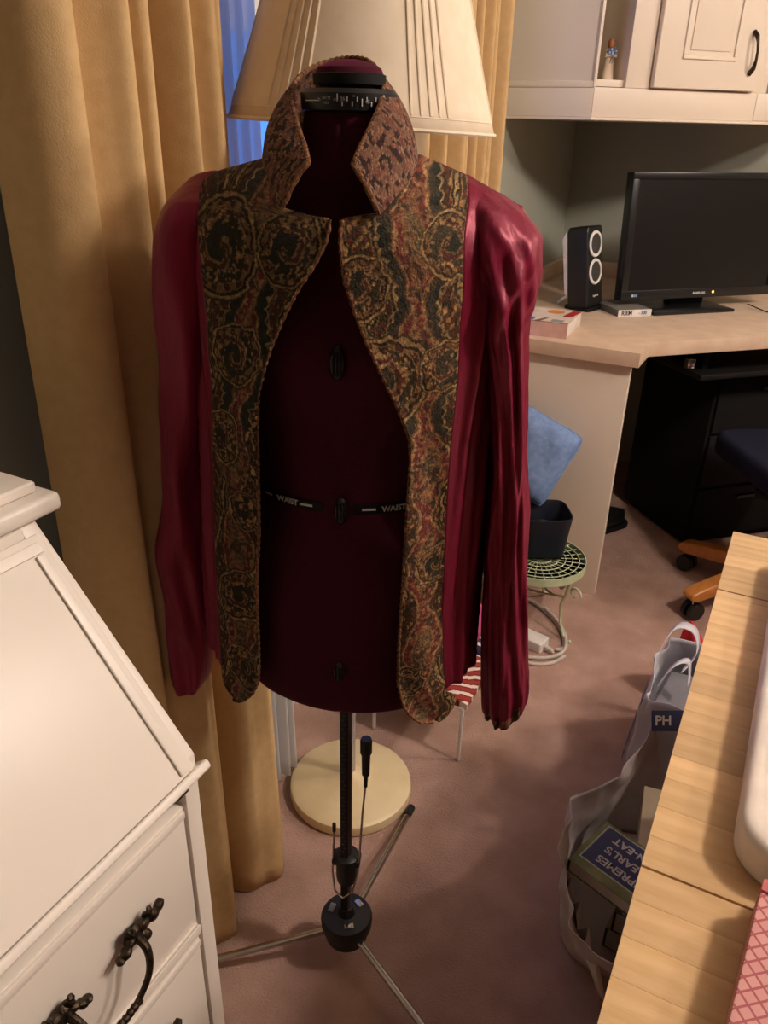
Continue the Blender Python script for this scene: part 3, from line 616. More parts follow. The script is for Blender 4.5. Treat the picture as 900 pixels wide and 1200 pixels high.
tray = MB().box((0,0,0), (.60,.26,.018), MT).build('keyboard_tray', M_black, corner, bevel=.004)
for x_ in (.04, .54): MB().box((x_,.05,.0185), (x_+.02,.22,.0945), MT).build('tray_bracket', M_black2, tray, bevel=.002)
MB().box((-.03,.03,.03), (-.004,.05,.06), MT).build('tray_latch', M_chrome, tray, bevel=.003)
def diag(o): return Matrix.Translation(o) @ D45       # local x = along the diagonal (right/away), local -y = into the room
# black pedestal deep under the desk
ped = thing('drawer_pedestal', 'black pedestal standing in the dark under the corner desk', 'cabinet', (-.18, 2.665, 0), PI/4)
MB().box((0,0,.02), (.45,.38,.625)).build('carcass', M_black2, ped, bevel=.004)
for z0 in (.035,.23,.425): 
    dd_ = MB().box((.01,-.012,z0), (.44,-.0005,z0+.185)).build('drawer', M_black2, ped, bevel=.003); MB().box((.17,-.022,z0+.14), (.29,-.0125,z0+.152)).build('handle', M_black, dd_, bevel=.002)
MB().box((.02,.02,0), (.43,.36,.0195)).build('plinth', M_black2, ped)

# ------------------------------------------------------------------ wall cabinet
KX, KY, KZ = -.654, 2.52, 1.339
cab = thing('wall_cabinet', 'cream corner wall cabinet with open niche and raised-panel door', 'cabinet', (KX, KY, KZ))
cb = (KX, KY, KZ); KT = 2.2; DLEN = (YB-.29-KY)*math.sqrt(2)
def cbx(a, b, name, m=M_cream, parent=cab, bev=.0015, seg=2): return rel(MB().box(a, b), cb).build(name, m, parent, bevel=bev, seg=seg)
def cdx(a, b, name, m=M_cream, parent=cab, bev=.0015, seg=2, **k):
    mb = MB().box(a, b, diag((0, 0, 0))); return mb.build(name, m, parent, bevel=bev, seg=seg)
H_ = KT-KZ
cbx((XW+.002, KY+.012, KZ+.10), (KX-.012, KY+.028, KT), 'end_panel')
cbx((XW+.002, KY, KZ+.008), (KX-.001, KY+.02, KZ+.082), 'base_rail'); cbx((XW+.002, KY+.004, KZ+.083), (KX-.003, KY+.03, KZ+.10), 'rail_ledge', bev=.004)
rel(MB().prism([(XW+.002, KY-.004), (KX+.002, KY-.004), (KX+DLEN/1.4142, KY+DLEN/1.4142-.004), (KX+DLEN/1.4142, YB-.002), (XW+.002, YB-.002)], KZ, KZ+.0075), cb).build('bottom_panel', M_cream, cab, bevel=.001)
cdx((.002, 0, .008), (DLEN, .018, .084), 'base_rail')
cdx((.0, .004, .0845), (.009, .022, H_), 'face_stile')
cdx((.102, .002, .0845), (.178, .020, H_), 'face_stile')
cdx((.010, .014, .086), (.102, .17, .104), 'niche_shelf'); cdx((.022, .17, .086), (.140, .18, H_), 'niche_back'); cdx((.103, .0205, .105), (.115, .169, H_), 'niche_side')
cdx((.5385, .002, .0845), (.562, .020, H_), 'face_stile')
cdx((.178, .006, .0845), (.538, .022, H_), 'carcass_front')
door = cdx((.181, -.018, .087), (.536, .0005, H_-.02), 'door', bev=.004, seg=3)
def dmould(x0, x1, z0, z1, nm, b=.0045): return cdx((x0, -.0235, z0), (x1, -.0182, z1), nm, parent=door, bev=b, seg=3)
dmould(.262, .445, .162, .172, 'panel_moulding'); dmould(.262, .272, .1725, H_-.09, 'panel_moulding'); dmould(.435, .445, .1725, H_-.09, 'panel_moulding')
cdx((.285, -.0215, .185), (.422, -.0182, H_-.1), 'raised_panel', parent=door, bev=.003, seg=2)
hd_ = MB().tube([diag((0,0,0)) @ Vector(p) for p in ((.500,-.019,.132),(.500,-.034,.145),(.499,-.040,.165),(.4965,-.042,.190),(.4935,-.040,.212),(.492,-.034,.228),(.492,-.019,.238))], [.0075,.0065,.0042,.0036,.0042,.0065,.0075], 10)
hd_.build('door_handle', M_bronze, door, smooth=True)
cdx((.5635, .010, .0845), (.60, .026, H_), 'next_door_frame'); cdx((.565, .028, .10), (DLEN, .034, H_), 'glass_panel', m=mat('dim_glass', (150,132,112), .2, .5))
cdx((.562, -.002, .010), (DLEN, -.0005, .082), 'rail_plate', bev=.0005)
cbx((XW+.003, KY+.03, KT), (KX+.02, YB-.003, KT+.012), 'top_panel')

# figurine in the niche
fg = thing('figurine', 'small carved angel figurine with blue posy in cabinet niche', 'figurine', tuple(Vector((KX, KY, KZ+.104))+D45 @ Vector((.070, .055, 0))), PI/4)
M_cdress = mat('carved_cream', (222,200,176), .8, .2); 
MB().lathe([(0,0),(.019,0),(.0185,.008),(.015,.03),(.0125,.055),(.0135,.066),(.011,.076),(.006,.080),(0,.081)], seg=20, sy=.8).build('gown', M_cdress, fg, smooth=True)
MB().lathe([(0,0),(.0085,.004),(.0105,.013),(.0092,.021),(.005,.026),(0,.027)], (0,-.002,.078), 16).build('head', mat('figurine_hair', (158,98,52), .7), fg, smooth=True)
for sx in (-1, 1): MB().tube([(sx*.012,0,.072),(sx*.015,-.008,.060),(sx*.004,-.014,.062)], [.0045,.0042,.0035], 8).build('arm', M_cdress, fg, smooth=True)
for k in range(12):
    a = k*2.4; r = .0035*math.sqrt(k); MB().lathe([(0,-.004),(.0036,-.002),(.0036,.002),(0,.004)], (r*math.cos(a)*1.25, -.012, .070+r*math.sin(a)*.8), 8).build('flower', M_blue if k % 2 else mat('pale_blossom', (190,196,220), .7), fg, smooth=True)
for an in (-20, 25, 5): MB().tube([(0,-.014,.062),(.02*math.sin(math.radians(an)),-.015,.042)], .0008, 5).build('stem', mat('stem_green', (96,84,60), .8), fg)

# ------------------------------------------------------------------ things on the corner desk
bc = Vector((-.299, 2.779, CZ))
mon = thing('monitor', 'black flat-screen monitor standing on the corner desk', 'monitor', tuple(bc), PI/4)
MB().prism([(-.155,.0),(.155,.0),(.155,.20),(-.155,.20)], 0, .010).build('stand_base', M_bez, mon, bevel=.003)
MB().box((-.02,.11,.010), (.11,.15,.20)).build('stand_neck', M_black2, mon, bevel=.004)
TM = Matrix.Translation((.06, .08, .036)) @ Matrix.Rotation(math.radians(-4), 4, 'X')
mb_ = MB().box((-.298,.0,.0), (.298,.035,.385), TM).build('housing', M_bez, mon, bevel=.004)
MB().box((-.275,-.0015,.030), (.275,.0003,.365), TM).build('screen', M_screen, mb_)
for (a, b) in (((-.298,-.006,.0),(.298,-.0003,.030)),((-.298,-.006,.365),(.298,-.0003,.385)),((-.298,-.006,.0303),(-.275,-.0003,.3647)),((.275,-.006,.0303),(.298,-.0003,.3647))): MB().box(a, b, TM).build('bezel', M_bez, mb_, bevel=.002)
def onm(x, z, y=-.0065): p = TM @ Vector((x, y, z)); return frame(p, TM.to_3x3() @ Vector((1,0,0)), TM.to_3x3() @ Vector((0,0,1)))
text('logo_lettering', 'SAMSUNG', .0105, onm(.0, .015), M_text, mb_, bold=.0003)
MB().lathe([(0,0),(.004,0),(.004,.0006),(0,.0006)], seg=16, M=onm(-.256, .015)).build('energy_badge', M_text, mb_); MB().box((-.013,-.0052,-.0002), (.011,.0052,.0003), onm(-.248, .015)).build('badge_sticker', M_blue, mb_)
text('badge_lettering', 'LG', .008, onm(-.245, .015, -.0072), M_text, mb_)
MB().lathe([(0,0),(.0045,0),(.0045,.0012),(0,.0012)], seg=16, M=onm(.055, .017)).build('power_lamp', mat('amber_power_light', (255,190,90), .4, emit=((255,190,90), 1.5)), mb_)
cabm = MB().tube([(-.16,3.0,.79),(-.10,2.93,.785),(-.02,2.90,.784),(.06,2.88,.784),(.16,2.93,.784),(.3,3.1,.784)], .0022, 6)
tag(rel(cabm, (0, 2.9, .78)).build('cable', M_black, None, smooth=True, loc=(0, 2.9, .78)), 'thin black cable lying behind the monitor foot on the desk', 'cable')

spk = thing('loudspeaker', 'small black desktop speaker with two white ringed drivers', 'speaker', (-.625, 2.655, CZ), math.radians(76))
TS = Matrix.Translation((0, 0, .010)) @ Matrix.Rotation(math.radians(-8), 4, 'X') @ Matrix.Scale(.95, 4)
body = MB().prism([(-.052,.0),(.052,.0),(.054,.02),(.053,.245),(.045,.262),(-.045,.262),(-.053,.245),(-.054,.02)], -.03, .045, 'y', TS).build('cabinet', M_black, spk, bevel=.006, seg=3)
M_ringw = mat('bright_white_ring', (250,248,244), .4, .5)
for zc in (.205, .115):
    Mx = TS @ frame((.002, -.0305, zc), (1,0,0), (0,0,1))
    rg = MB().lathe([(.033,0),(.0335,.003),(.041,.0035),(.043,0)], seg=40, M=Mx).build('driver_ring', M_ringw, body, smooth=True)
    MB().lathe([(.0333,.001),(.026,-.0002),(.012,.0006),(.0,.003)], seg=40, M=Mx).build('driver_cone', mat('grey_cone', (62,60,58), .6), rg, smooth=True)
text('logo_lettering', 'logitech', .012, TS @ frame((.004, -.0312, .036), (1,0,.0), (0,0,1)), M_text, body)
MB().prism([(.046,.03),(.060,.05),(.066,.225),(.050,.250),(.046,.235)], -.050, .050, 'x', TS).build('white_back_shell', M_white, spk, bevel=.003)
MB().tube([(0,.055,.07),(0,.075,.03),(0,.105,.006)], .007, 10).build('foot', M_white, spk, smooth=True)
MB().prism(rrect_(-.05,.05,-.035,.06,.015), 0, .012).build('base', M_black2, spk, bevel=.003)

bk = thing('paperback_book', 'thick red and white paperback on the desk edge by the speaker', 'book', (-.67, 2.30, CZ), math.radians(3))
BW, BD, BH = .105, .095, .042
MB().box((-.11,-.093,.0015), (.098,.093,BH-.002)).build('page_block', M_paper, bk, bevel=.001)
cv = MB().box((-.112,-.0955,BH-.0018), (.1,.0955,BH)).build('cover', mat('book_cover_cream', (232,214,200), .5, .4), bk)
MB().box((-.112,-.0955,0), (.1,.0955,.0014)).build('back_cover', M_pinkp, bk); MB().box((-.112,-.0970,0), (.1,-.0956,BH)).build('spine', M_pinkp, bk)
MB().lathe([(0,0),(.026,0),(.026,.0004),(0,.0004)], (.030,.055,BH+.0001), 24).build('cover_print', M_orange, cv); MB().prism([(.062,.0),(.088,.0),(.1,.094),(.074,.094)], BH+.0001, BH+.0005).build('cover_print', M_wred, cv)
MB().prism([(.0,-.09),(.016,-.09),(.032,-.04),(.020,-.04)], BH+.0001, BH+.0005).build('cover_print', mat('brown_print', (120,84,70), .6), cv)
MB().box((-.112,-.0952,BH+.0001), (.1,-.088,BH+.0005)).build('cover_print', mat('brown_print', (120,84,70), .6), cv)
MB().box((-.06,-.08,BH+.0001), (-.005,-.045,BH+.0005)).build('cover_print', M_blue, cv); MB().box((.045,-.08,BH+.0001), (.08,-.05,BH+.0005)).build('cover_print', M_grey, cv)
for k in range(3): text('spine_lettering', ('THE', 'COOK', 'BOOK')[k], .010, frame((-.08+.03*k, -.0973, BH*.5), (1,0,0), (0,0,1)), M_wred, bk)

bx = thing('storage_tin', 'flat grey box with white lettered end beside the monitor', 'box', (-.52, 2.695, CZ), math.radians(42))
MB().box((-.060,-.085,0), (.058,.085,.021)).build('case', mat('grey_green_box', (120,116,106), .6, .3), bx, bevel=.001)
MB().box((-.060,-.0872,.0), (.058,-.0852,.021)).build('end_label', M_white, bx)
text('end_lettering', 'RIEM', .018, frame((-.030, -.0875, .0105), (1,0,0), (0,0,1)), M_darkp, bx, bold=.0004); text('end_lettering', '- 300', .014, frame((.026, -.0875, .0105), (1,0,0), (0,0,1)), M_blue, bx, bold=.0003)

# ------------------------------------------------------------------ butcher-block table at the right
TZ = .72; TX0, TX1 = -.015, .78
tab = thing('work_table', 'butcher block work table of maple staves at the right', 'table', (.38, .72, 0))
yy = .155; cracks = [.557, 1.102]; k = 0
while yy < 1.308:
    wd = .0405+.003*math.sin(k*2.3); y1 = yy+wd
    for c in cracks:
        if yy < c-.001 < y1+.012 and y1 > c-.02: y1 = c-.0008
    if y1 > 1.29: y1 = 1.311
    o = MB().box((TX0-.38, 0, 0), (TX1-.38, y1-yy, .032)).build('stave', M_wood, tab, bevel=.0006, loc=(0, yy-.72, TZ-.032))
    yy = y1+(.0026 if any(abs(y1-(c-.0008)) < 1e-6 for c in cracks) else .00002); k += 1
    if y1 >= 1.31: break
for (a, b) in (((.05,.2,.6),(.07,1.25,TZ-.033)),((.70,.2,.6),(.72,1.25,TZ-.033)),((.071,.2,.6),(.699,.22,TZ-.033)),((.071,1.23,.6),(.699,1.25,TZ-.033))): rel(MB().box(a, b), (.38,.72,0)).build('apron', M_woodleg, tab, bevel=.002)
for lx in (.08, .64):
    for ly in (.23, 1.17): rel(MB().box((lx,ly,0), (lx+.05,ly+.05,.5995)), (.38,.72,0)).build('leg', M_woodleg, tab, bevel=.004)
# white machine table on it
wt = thing('sewing_extension_table', 'thick white rounded sewing machine bed lying on the work table', 'sewing machine', (.25, .885, TZ))
M_padw = mat('warm_white_plastic', (240,228,216), .55, .35, bump=.05, bscale=60)
MB().prism(rrect(-.195,.22,-.305,.34,.045), .0, .045).build('body', M_padw, wt, bevel=.012, seg=4)
MB().prism(rrect(-.165,.22,-.20,.34,.02), .0452, .062).build('upper_bed', M_padw, wt, bevel=.006, seg=3)
# pink patterned box
pb = thing('pink_fabric_box', 'pink box with diamond lattice print at the table edge', 'box', (.158, .425, TZ), math.radians(-5))
pm = bpy.data.materials.new('pink_lattice'); pm.use_nodes = True; nt = pm.node_tree; b = nt.nodes['Principled BSDF']; b.inputs['Roughness'].default_value = .7
tc = nt.nodes.new('ShaderNodeTexCoord'); mp = nt.nodes.new('ShaderNodeMapping'); mp.inputs['Rotation'].default_value = (0, 0, PI/4); mp.inputs['Scale'].default_value = (105, 105, 105)
ck = nt.nodes.new('ShaderNodeTexBrick'); ck.offset = 0; ck.inputs['Scale'].default_value = 1; ck.inputs['Mortar Size'].default_value = .10; ck.inputs['Brick Width'].default_value = 1; ck.inputs['Row Height'].default_value = 1
ck.inputs['Color1'].default_value = (*lin((208,152,148)),1); ck.inputs['Color2'].default_value = (*lin((200,140,138)),1); ck.inputs['Mortar'].default_value = (*lin((164,84,90)),1)
vo = nt.nodes.new('ShaderNodeTexVoronoi'); vo.inputs['Randomness'].default_value = 0; vo.inputs['Scale'].default_value = 1
rp = nt.nodes.new('ShaderNodeValToRGB'); rp.color_ramp.elements[0].position = .16; rp.color_ramp.elements[0].color = (*lin((196,104,106)),1); rp.color_ramp.elements[1].position = .22; rp.color_ramp.elements[1].color = (1,1,1,1)
mu = nt.nodes.new('ShaderNodeMix'); mu.data_type = 'RGBA'; mu.blend_type = 'MULTIPLY'; mu.inputs[0].default_value = 1
for a_, b_ in ((tc.outputs['Object'], mp.inputs[0]), (mp.outputs[0], ck.inputs[0]), (mp.outputs[0], vo.inputs['Vector']), (vo.outputs['Distance'], rp.inputs[0]), (ck.outputs[0], mu.inputs[6]), (rp.outputs[0], mu.inputs[7]), (mu.outputs[2], b.inputs['Base Color'])): nt.links.new(a_, b_)
MB().box((-.09,-.10,0), (.16,.105,.045)).build('case', pm, pb, bevel=.002)
MB().box((-.09,.1052,.0), (.16,.118,.047)).build('pink_band', mat('rose_band', (206,110,110), .6), pb, bevel=.001)
MB().box((-.075,.1185,.0), (.16,.14,.044)).build('clasp_panel', mat('dark_inset', (60,56,58), .5), pb, bevel=.002)

# ------------------------------------------------------------------ office chair
ch = thing('office_chair', 'black and navy swivel chair with wooden star base under the desk', 'chair', (.095, 2.40, 0), -PI/2)
for k in range(5):
    a = math.radians(227+90-70.5*k); d = Vector((math.cos(a), math.sin(a), 0)); sd_ = Vector((-d.y, d.x, 0))
    Ml = Matrix(((d.x, sd_.x, 0, 0), (d.y, sd_.y, 0, 0), (0, 0, 1, 0), (0, 0, 0, 1)))
    lg = MB().prism([(.03,.115),(.03,.150),(.16,.128),(.27,.104),(.292,.092),(.294,.076),(.27,.066),(.14,.085)], -.024, .024, 'y', Ml).build('base_leg', M_woodleg, ch, bevel=.008, seg=3)
    for sg in (-1, 1): MB().lathe([(0,-.008),(.026,-.008),(.028,-.004),(.028,.006),(0,.009)], seg=20, M=frame(tuple(Ml @ Vector((.262, sg*.014, .029))), tuple(d), (0,0,1)) @ Matrix.Rotation(0, 4, 'X')).build('caster', M_black, ch, smooth=True)
    MB().tube([tuple(Ml @ Vector((.262,0,.03))), tuple(Ml @ Vector((.262,0,.075)))], .006, 8).build('caster_stem', M_chrome, ch)
MB().lathe([(.04,.10),(.042,.155),(.028,.16),(.026,.36),(.05,.37),(.05,.395),(0,.395)], seg=24).build('column', M_black, ch, smooth=True)
MB().box((-.15,-.09,.38), (.10,.13,.41)).build('seat_plate', M_black2, ch, bevel=.006)
MB().prism(rrect(-.235,.235,-.23,.23,.07), .41, .485, 'z', Matrix.Translation((-.08, .06, 0)) @ Matrix.Rotation(math.radians(33), 4, 'Z')).build('seat', M_navycl, ch, bevel=.03, seg=4)
MB().box((-.04,.29,.385), (.04,.304,.72)).build('back_bar', M_black2, ch, bevel=.006)
MB().box((-.22,.305,.55), (.22,.36,.735)).build('backrest', M_black2, ch, bevel=.02, seg=3)
MB().tube([(-.14,-.05,.385),(-.20,-.08,.372)], .006, 8).build('lever', M_chrome, ch, smooth=True)
sh_ = thing('shoe', 'black shoe on the carpet behind the cream desk end panel', 'shoe', (-.46, 2.66, 0), math.radians(60))
MB().prism(rrect(-.13,.11,-.04,.04,.038), 0, .018).build('sole', M_black2, sh_, bevel=.004)
P = []
for t in np.linspace(0, 1, 14):
    x = -.125+.225*t; h = .020+.050*math.sin(PI*min(1, .25+.6*t))*(1.0 if t < .7 else 1-.9*(t-.7)); wd = .034*math.sqrt(max(.05, 1-(2*t-1)**4))
    P.append([(x, wd*math.cos(a), .0185+(h*max(0, math.sin(a)))) for a in np.linspace(0, PI, 12)])
MB().grid(np.array(P)).build('upper', M_black, sh_, smooth='all', solid=.003)

# ------------------------------------------------------------------ plant stand, pot, pillow
PS = (-.505, 1.965)
st = thing('plant_stand', 'low pale green wire plant stand with scrolled legs', 'plant stand', (PS[0], PS[1], 0))
R = .135
MB().lathe([(R-.002,.192),(R,.192),(R,.216),(R-.002,.216),(R-.002,.192)], seg=64).build('rim_band', M_green, st, smooth=True)
for k in range(1, 7):
    a = k/7; MB().tube([(R*a*math.cos(t), R*a*math.sin(t), .212) for t in np.linspace(0, 2*PI, 40, endpoint=False)], .0016, 5, cyc=True).build('mesh_ring', M_green, st)
for k in range(28):
    t = 2*PI*k/28; MB().tube([(.01*math.cos(t), .01*math.sin(t), .209), (R*math.cos(t), R*math.sin(t), .209)], .0014, 5).build('mesh_wire', M_green, st)
for k in range(3):
    a = math.radians(-28+120*k); d = Vector((math.cos(a), math.sin(a), 0))
    def LP(r, z): return tuple(d*r+Vector((0, 0, z)))
    lg = MB().tube([LP(r, z) for r, z in ((.130,.195),(.118,.150),(.105,.105),(.112,.05),(.128,.018),(.140,.006),(.150,.005),(.157,.012))], .004, 8).build('leg', M_green, st, smooth=True)
    th = np.linspace(0, 1.6*PI, 18); MB().tube([LP(.150+.022*math.cos(t)*(1-t/9), .165+.022*math.sin(t)*(1-t/9)) for t in th], .0032, 6).build('scroll', M_green, lg, smooth=True)
    MB().tube([LP(.095-.018*math.cos(t)*(1-t/9), .165+.018*math.sin(t)*(1-t/9)) for t in th], .0032, 6).build('scroll', M_green, lg, smooth=True)
for k in range(3):
    a0, a1 = math.radians(-28+120*k), math.radians(92+120*k); p0 = Vector((.11*math.cos(a0), .11*math.sin(a0), .135)); p1 = Vector((.11*math.cos(a1), .11*math.sin(a1), .135)); c = Vector((0, 0, .09))
    MB().tube([tuple(p0*(1-t)**2+c*2*t*(1-t)+p1*t*t) for t in np.linspace(0, 1, 14)], .0032, 6).build('stretcher', M_green, st, smooth=True)
pt = thing('pot', 'dark navy square pot standing on the green plant stand', 'pot', (PS[0]-.005, PS[1]+.03, .2165), math.radians(30))
def sq(r, z, n=48, p=5.):
    P = []
    for i in range(n):
        a = 2*PI*i/n; c, s_ = math.cos(a), math.sin(a); k = (abs(c)**p+abs(s_)**p)**(-1/p); P.append((r*k*c, r*k*s_, z))
    return P
MB().grid(np.array([sq(.001,.006), sq(.052,.004),sq(.058,.008),sq(.062,.05),sq(.069,.122),sq(.071,.130),sq(.068,.131),sq(.064,.122),sq(.058,.05),sq(.05,.016),sq(.001,.014)]), cu=True).build('bowl', M_navy, pt, smooth=True, angle=50)
for sx in (-1, 1):
    for sy in (-1, 1): MB().box((sx*.04-.01, sy*.04-.01, 0), (sx*.04+.01, sy*.04+.01, .0055)).build('foot', M_navy, pt, bevel=.002)
MB().lathe([(.045,.016),(.048,.05),(.044,.075),(.032,.092),(.015,.10),(0,.102)], (-.01,-.01,0), 24).build('inner_dome', mat('dark_glazed', (36,42,48), .3), pt, smooth=True)
# pillow leaning on the end panel
pl = thing('pillow', 'blue cloth pillow leaning on the cream panel above the pot', 'pillow', (-.60, 2.075, .475), 0)
n = 40; Mtx = Matrix.Rotation(math.radians(58), 4, 'X') @ Matrix.Rotation(math.radians(0), 4, 'Z')
Mtx = Matrix.Rotation(math.radians(-4), 4, 'Z') @ Matrix.Rotation(math.radians(44-24), 4, 'Y') @ Matrix.Rotation(math.radians(68), 4, 'X')
def pside(sg):
    P = []
    for v in np.linspace(-1, 1, n):
        r = []
        for u in np.linspace(-1, 1, n):
            cx = u*(1-.09*(1-abs(v))**1.0*0-.05*v*v*(1-u*u)); cy = v
            pin = 1-.10*(1-u*u)*abs(v)**3; pin2 = 1-.10*(1-v*v)*abs(u)**3
            t = ((1-u**4)*(1-v**4))**.6*.05+.002*math.sin(u*9+v*5)*(1-abs(u))
            rd = 1-.13*(abs(u)*abs(v))**3; p = Mtx @ Vector((.125*u*pin2*rd, .125*v*pin*rd, sg*t)); r.append((p.x, p.y, p.z))
        P.append(r)
    return np.array(P)
pm_ = MB().grid(pside(1)).grid(pside(-1)); cov = pm_.build('cover', M_denim, pl, smooth='all')
edge = [(u, -1) for u in np.linspace(-1, 1, 20)]+[(1, v) for v in np.linspace(-1, 1, 20)]+[(u, 1) for u in np.linspace(1, -1, 20)]+[(-1, v) for v in np.linspace(1, -1, 20)]
MB().tube([Mtx @ Vector((.125*u*(1-.10*(1-v*v)*abs(u)**3)*(1-.13*(abs(u)*abs(v))**3), .125*v*(1-.10*(1-u*u)*abs(v)**3)*(1-.13*(abs(u)*abs(v))**3), 0)) for u, v in edge], .0035, 6, cyc=True).build('piping', M_denim, cov, smooth=True)

# ------------------------------------------------------------------ adapter, cables, small carton
ad = thing('power_adapter', 'white power adapter brick lying on the carpet', 'adapter', (-.475, 1.84, 0), math.radians(-12))
MB().prism(rrect(-.055,.055,-.026,.026,.006), .0, .032).build('case', M_white, ad, bevel=.005, seg=3)
MB().box((-.05,-.024,.0322), (-.03,.0,.0330)).build('label_patch', mat('maroon_label', (110,40,50), .6), ad)
MB().tube([(.054,0,.016),(.07,-.002,.014),(.085,-.004,.010)], [.007,.006,.004], 10).build('cord_boot', M_cable, ad, smooth=True)
def loose(name, label, pts, r, m, cat='cable'):
    c = catmull(pts, 80); b = (float(c[:, 0].mean()), float(c[:, 1].mean()), 0)
    return tag(rel(MB().tube(c, r, 8), b).build(name, m, None, smooth=True, loc=b), label, cat)
loose('coiled_cable', 'off-white cable looping round the power adapter on the carpet', [(-.392,1.838,.008),(-.375,1.86,.006),(-.40,1.93,.006),(-.46,2.0,.006),(-.55,2.05,.006),(-.64,1.98,.006),(-.62,1.84,.006),(-.55,1.775,.006),(-.46,1.765,.007),(-.39,1.80,.008),(-.37,1.86,.012),(-.41,1.95,.014),(-.48,2.02,.014)], .0052, M_cable)
loose('looped_cord', 'second off-white cord loop lying nearest the jacket sleeve', [(-.62,1.75,.005),(-.53,1.745,.005),(-.44,1.745,.005),(-.385,1.775,.005),(-.362,1.825,.005)], .005, M_cable)
ct = thing('carton', 'small pink and white carton under the plant stand', 'box', (-.60, 2.0, 0), math.radians(20))
MB().box((-.045,-.05,0), (.045,.05,.055)).build('case', M_white, ct, bevel=.001); MB().box((-.0452,-.0502,.0552), (.0452,.0502,.075)).build('lid', mat('magenta_print', (206,70,110), .5), ct, bevel=.001)

# ------------------------------------------------------------------ low wire stool with folded textiles
ws = thing('wire_stool', 'low white wire-legged stool behind the jacket hem', 'stool', (-.575, 1.45, 0))
M_wire = mat('white_wire', (230,226,220), .4, .5)
X0, X1, Y0, Y1, ZT = -.115, .110, -.135, .16, .152
MB().tube([(X0,Y0,ZT),(X1,Y0,ZT),(X1,Y1,ZT),(X0,Y1,ZT)], .0045, 8, cyc=True).build('top_frame', M_wire, ws)
for i in range(6): x = X0+(X1-X0)*(i+.5)/6; MB().tube([(x,Y0,ZT),(x,Y1,ZT)], .0025, 6).build('top_wire', M_wire, ws)
for sx, sy in ((X0,Y0),(X1,Y0),(X1,Y1),(X0,Y1)): MB().tube([(sx,sy,ZT),(sx*.99,sy,ZT*.9),(sx*.98,sy*.99,.004)], .0045, 8).build('leg', M_wire, ws, smooth=True)
def stripes(name, base, stripe, sc, ang):
    m = bpy.data.materials.new(name); m.use_nodes = True; nt = m.node_tree; b = nt.nodes['Principled BSDF']; b.inputs['Roughness'].default_value = .95
    tc = nt.nodes.new('ShaderNodeTexCoord'); mp = nt.nodes.new('ShaderNodeMapping'); mp.inputs['Rotation'].default_value = (0, 0, math.radians(ang)); wv = nt.nodes.new('ShaderNodeTexWave'); wv.wave_profile = 'SIN'; wv.bands_direction = 'X'
    wv.inputs['Scale'].default_value = sc; wv.inputs['Distortion'].default_value = 1.2; wv.inputs['Detail Scale'].default_value = 6
    rp = nt.nodes.new('ShaderNodeValToRGB'); rp.color_ramp.elements[0].position = .70; rp.color_ramp.elements[0].color = (*lin(base), 1); rp.color_ramp.elements[1].position = .78; rp.color_ramp.elements[1].color = (*lin(stripe), 1)
    e = rp.color_ramp.elements.new(.35); e.color = (*lin(tuple(v*.45 for v in base)), 1); e2 = rp.color_ramp.elements.new(.25); e2.color = (*lin(base), 1)
    for a_, b_ in ((tc.outputs['Object'], mp.inputs[0]), (mp.outputs[0], wv.inputs['Vector']), (wv.outputs['Fac'], rp.inputs[0]), (rp.outputs[0], b.inputs['Base Color'])): nt.links.new(a_, b_)
    return m
def folded(name, label, loc_, rot, sx, sy, h, m, cat='textile'):
    o = MB()
    n_ = 18; P = []
    for j in range(n_):
        for_row = []
        for i in range(n_):
            u, v = i/(n_-1)*2-1, j/(n_-1)*2-1; for_row.append((u*sx, v*sy, h*(1-.25*(u**6+v**6))+.003*math.sin(u*7+v*4)))
        P.append(for_row)
    o.grid(np.array(P))
    nV = n_; bot = [(x, y, 0) for row in P for (x, y, z) in row]
    k0 = len(o.v); o.v += bot; top = lambda i, j: j*nV+i
    for j in range(nV-1):
        for i in range(nV-1): o.f.append((k0+top(i,j), k0+top(i,j+1), k0+top(i+1,j+1), k0+top(i+1,j)))
    for i in range(nV-1):
        for (a, b) in ((top(i,0), top(i+1,0)), (top(i+1,nV-1), top(i,nV-1)), (top(nV-1,i), top(nV-1,i+1)), (top(0,i+1), top(0,i))): o.f.append((a, k0+a, k0+b, b))
    t = o.build(name, m, None, smooth=True, angle=60); t.location = loc_; t.rotation_euler = (0, 0, rot); return tag(t, label, cat)
folded('folded_textile', 'red folded textile with white diagonal stripes on the wire stool', (-.575,1.40,.157), .02, .118, .088, .022, stripes('red_zigzag', (150,52,44), (226,206,190), 11, 64))
folded('folded_textile', 'navy folded textile with white stripes behind the red one', (-.585,1.545,.157), .06, .10, .055, .040, stripes('navy_zigzag', (48,38,66), (214,204,204), 11, 64))
folded('folded_textile', 'magenta folded cloth showing beside the jacket sleeve', (-.60,1.548,.1985), .1, .085, .05, .055, mat('magenta_cloth', (190,80,120), .9, .2))

# ------------------------------------------------------------------ bags by the table
def bag_wall(name, ring0, ring1, h0, h1, m, parent, nseg=160, nv=26, crump=.007, seed=1):
    A = catmull(list(ring0)+[ring0[0]], nseg); B = catmull(list(ring1)+[ring1[0]], nseg); P = []
    for k in np.linspace(0, 1, nv):
        q = A*(1-k)+B*k; s_ = np.linspace(0, 14, nseg)
        nx = crump*(vnoise(s_*2+seed*9, np.full(nseg, k*6), seed)-.5)*2*(.3+k); z = h0+(h1-h0)*k+(.014*(vnoise(s_*1.3, np.full(nseg, 3.), seed+3)-.5)*2)*k
        P.append(np.stack([q[:, 0]+nx, q[:, 1]+nx*.6, z], 1))
    P = np.array(P); P[:, -1] = P[:, 0]
    return MB().grid(P).build(name, m, parent, smooth='all', solid=.0012)
b1 = thing('paper_bag', 'open crumpled grey paper bag holding books beside the table', 'bag', (.03, 1.02, 0))
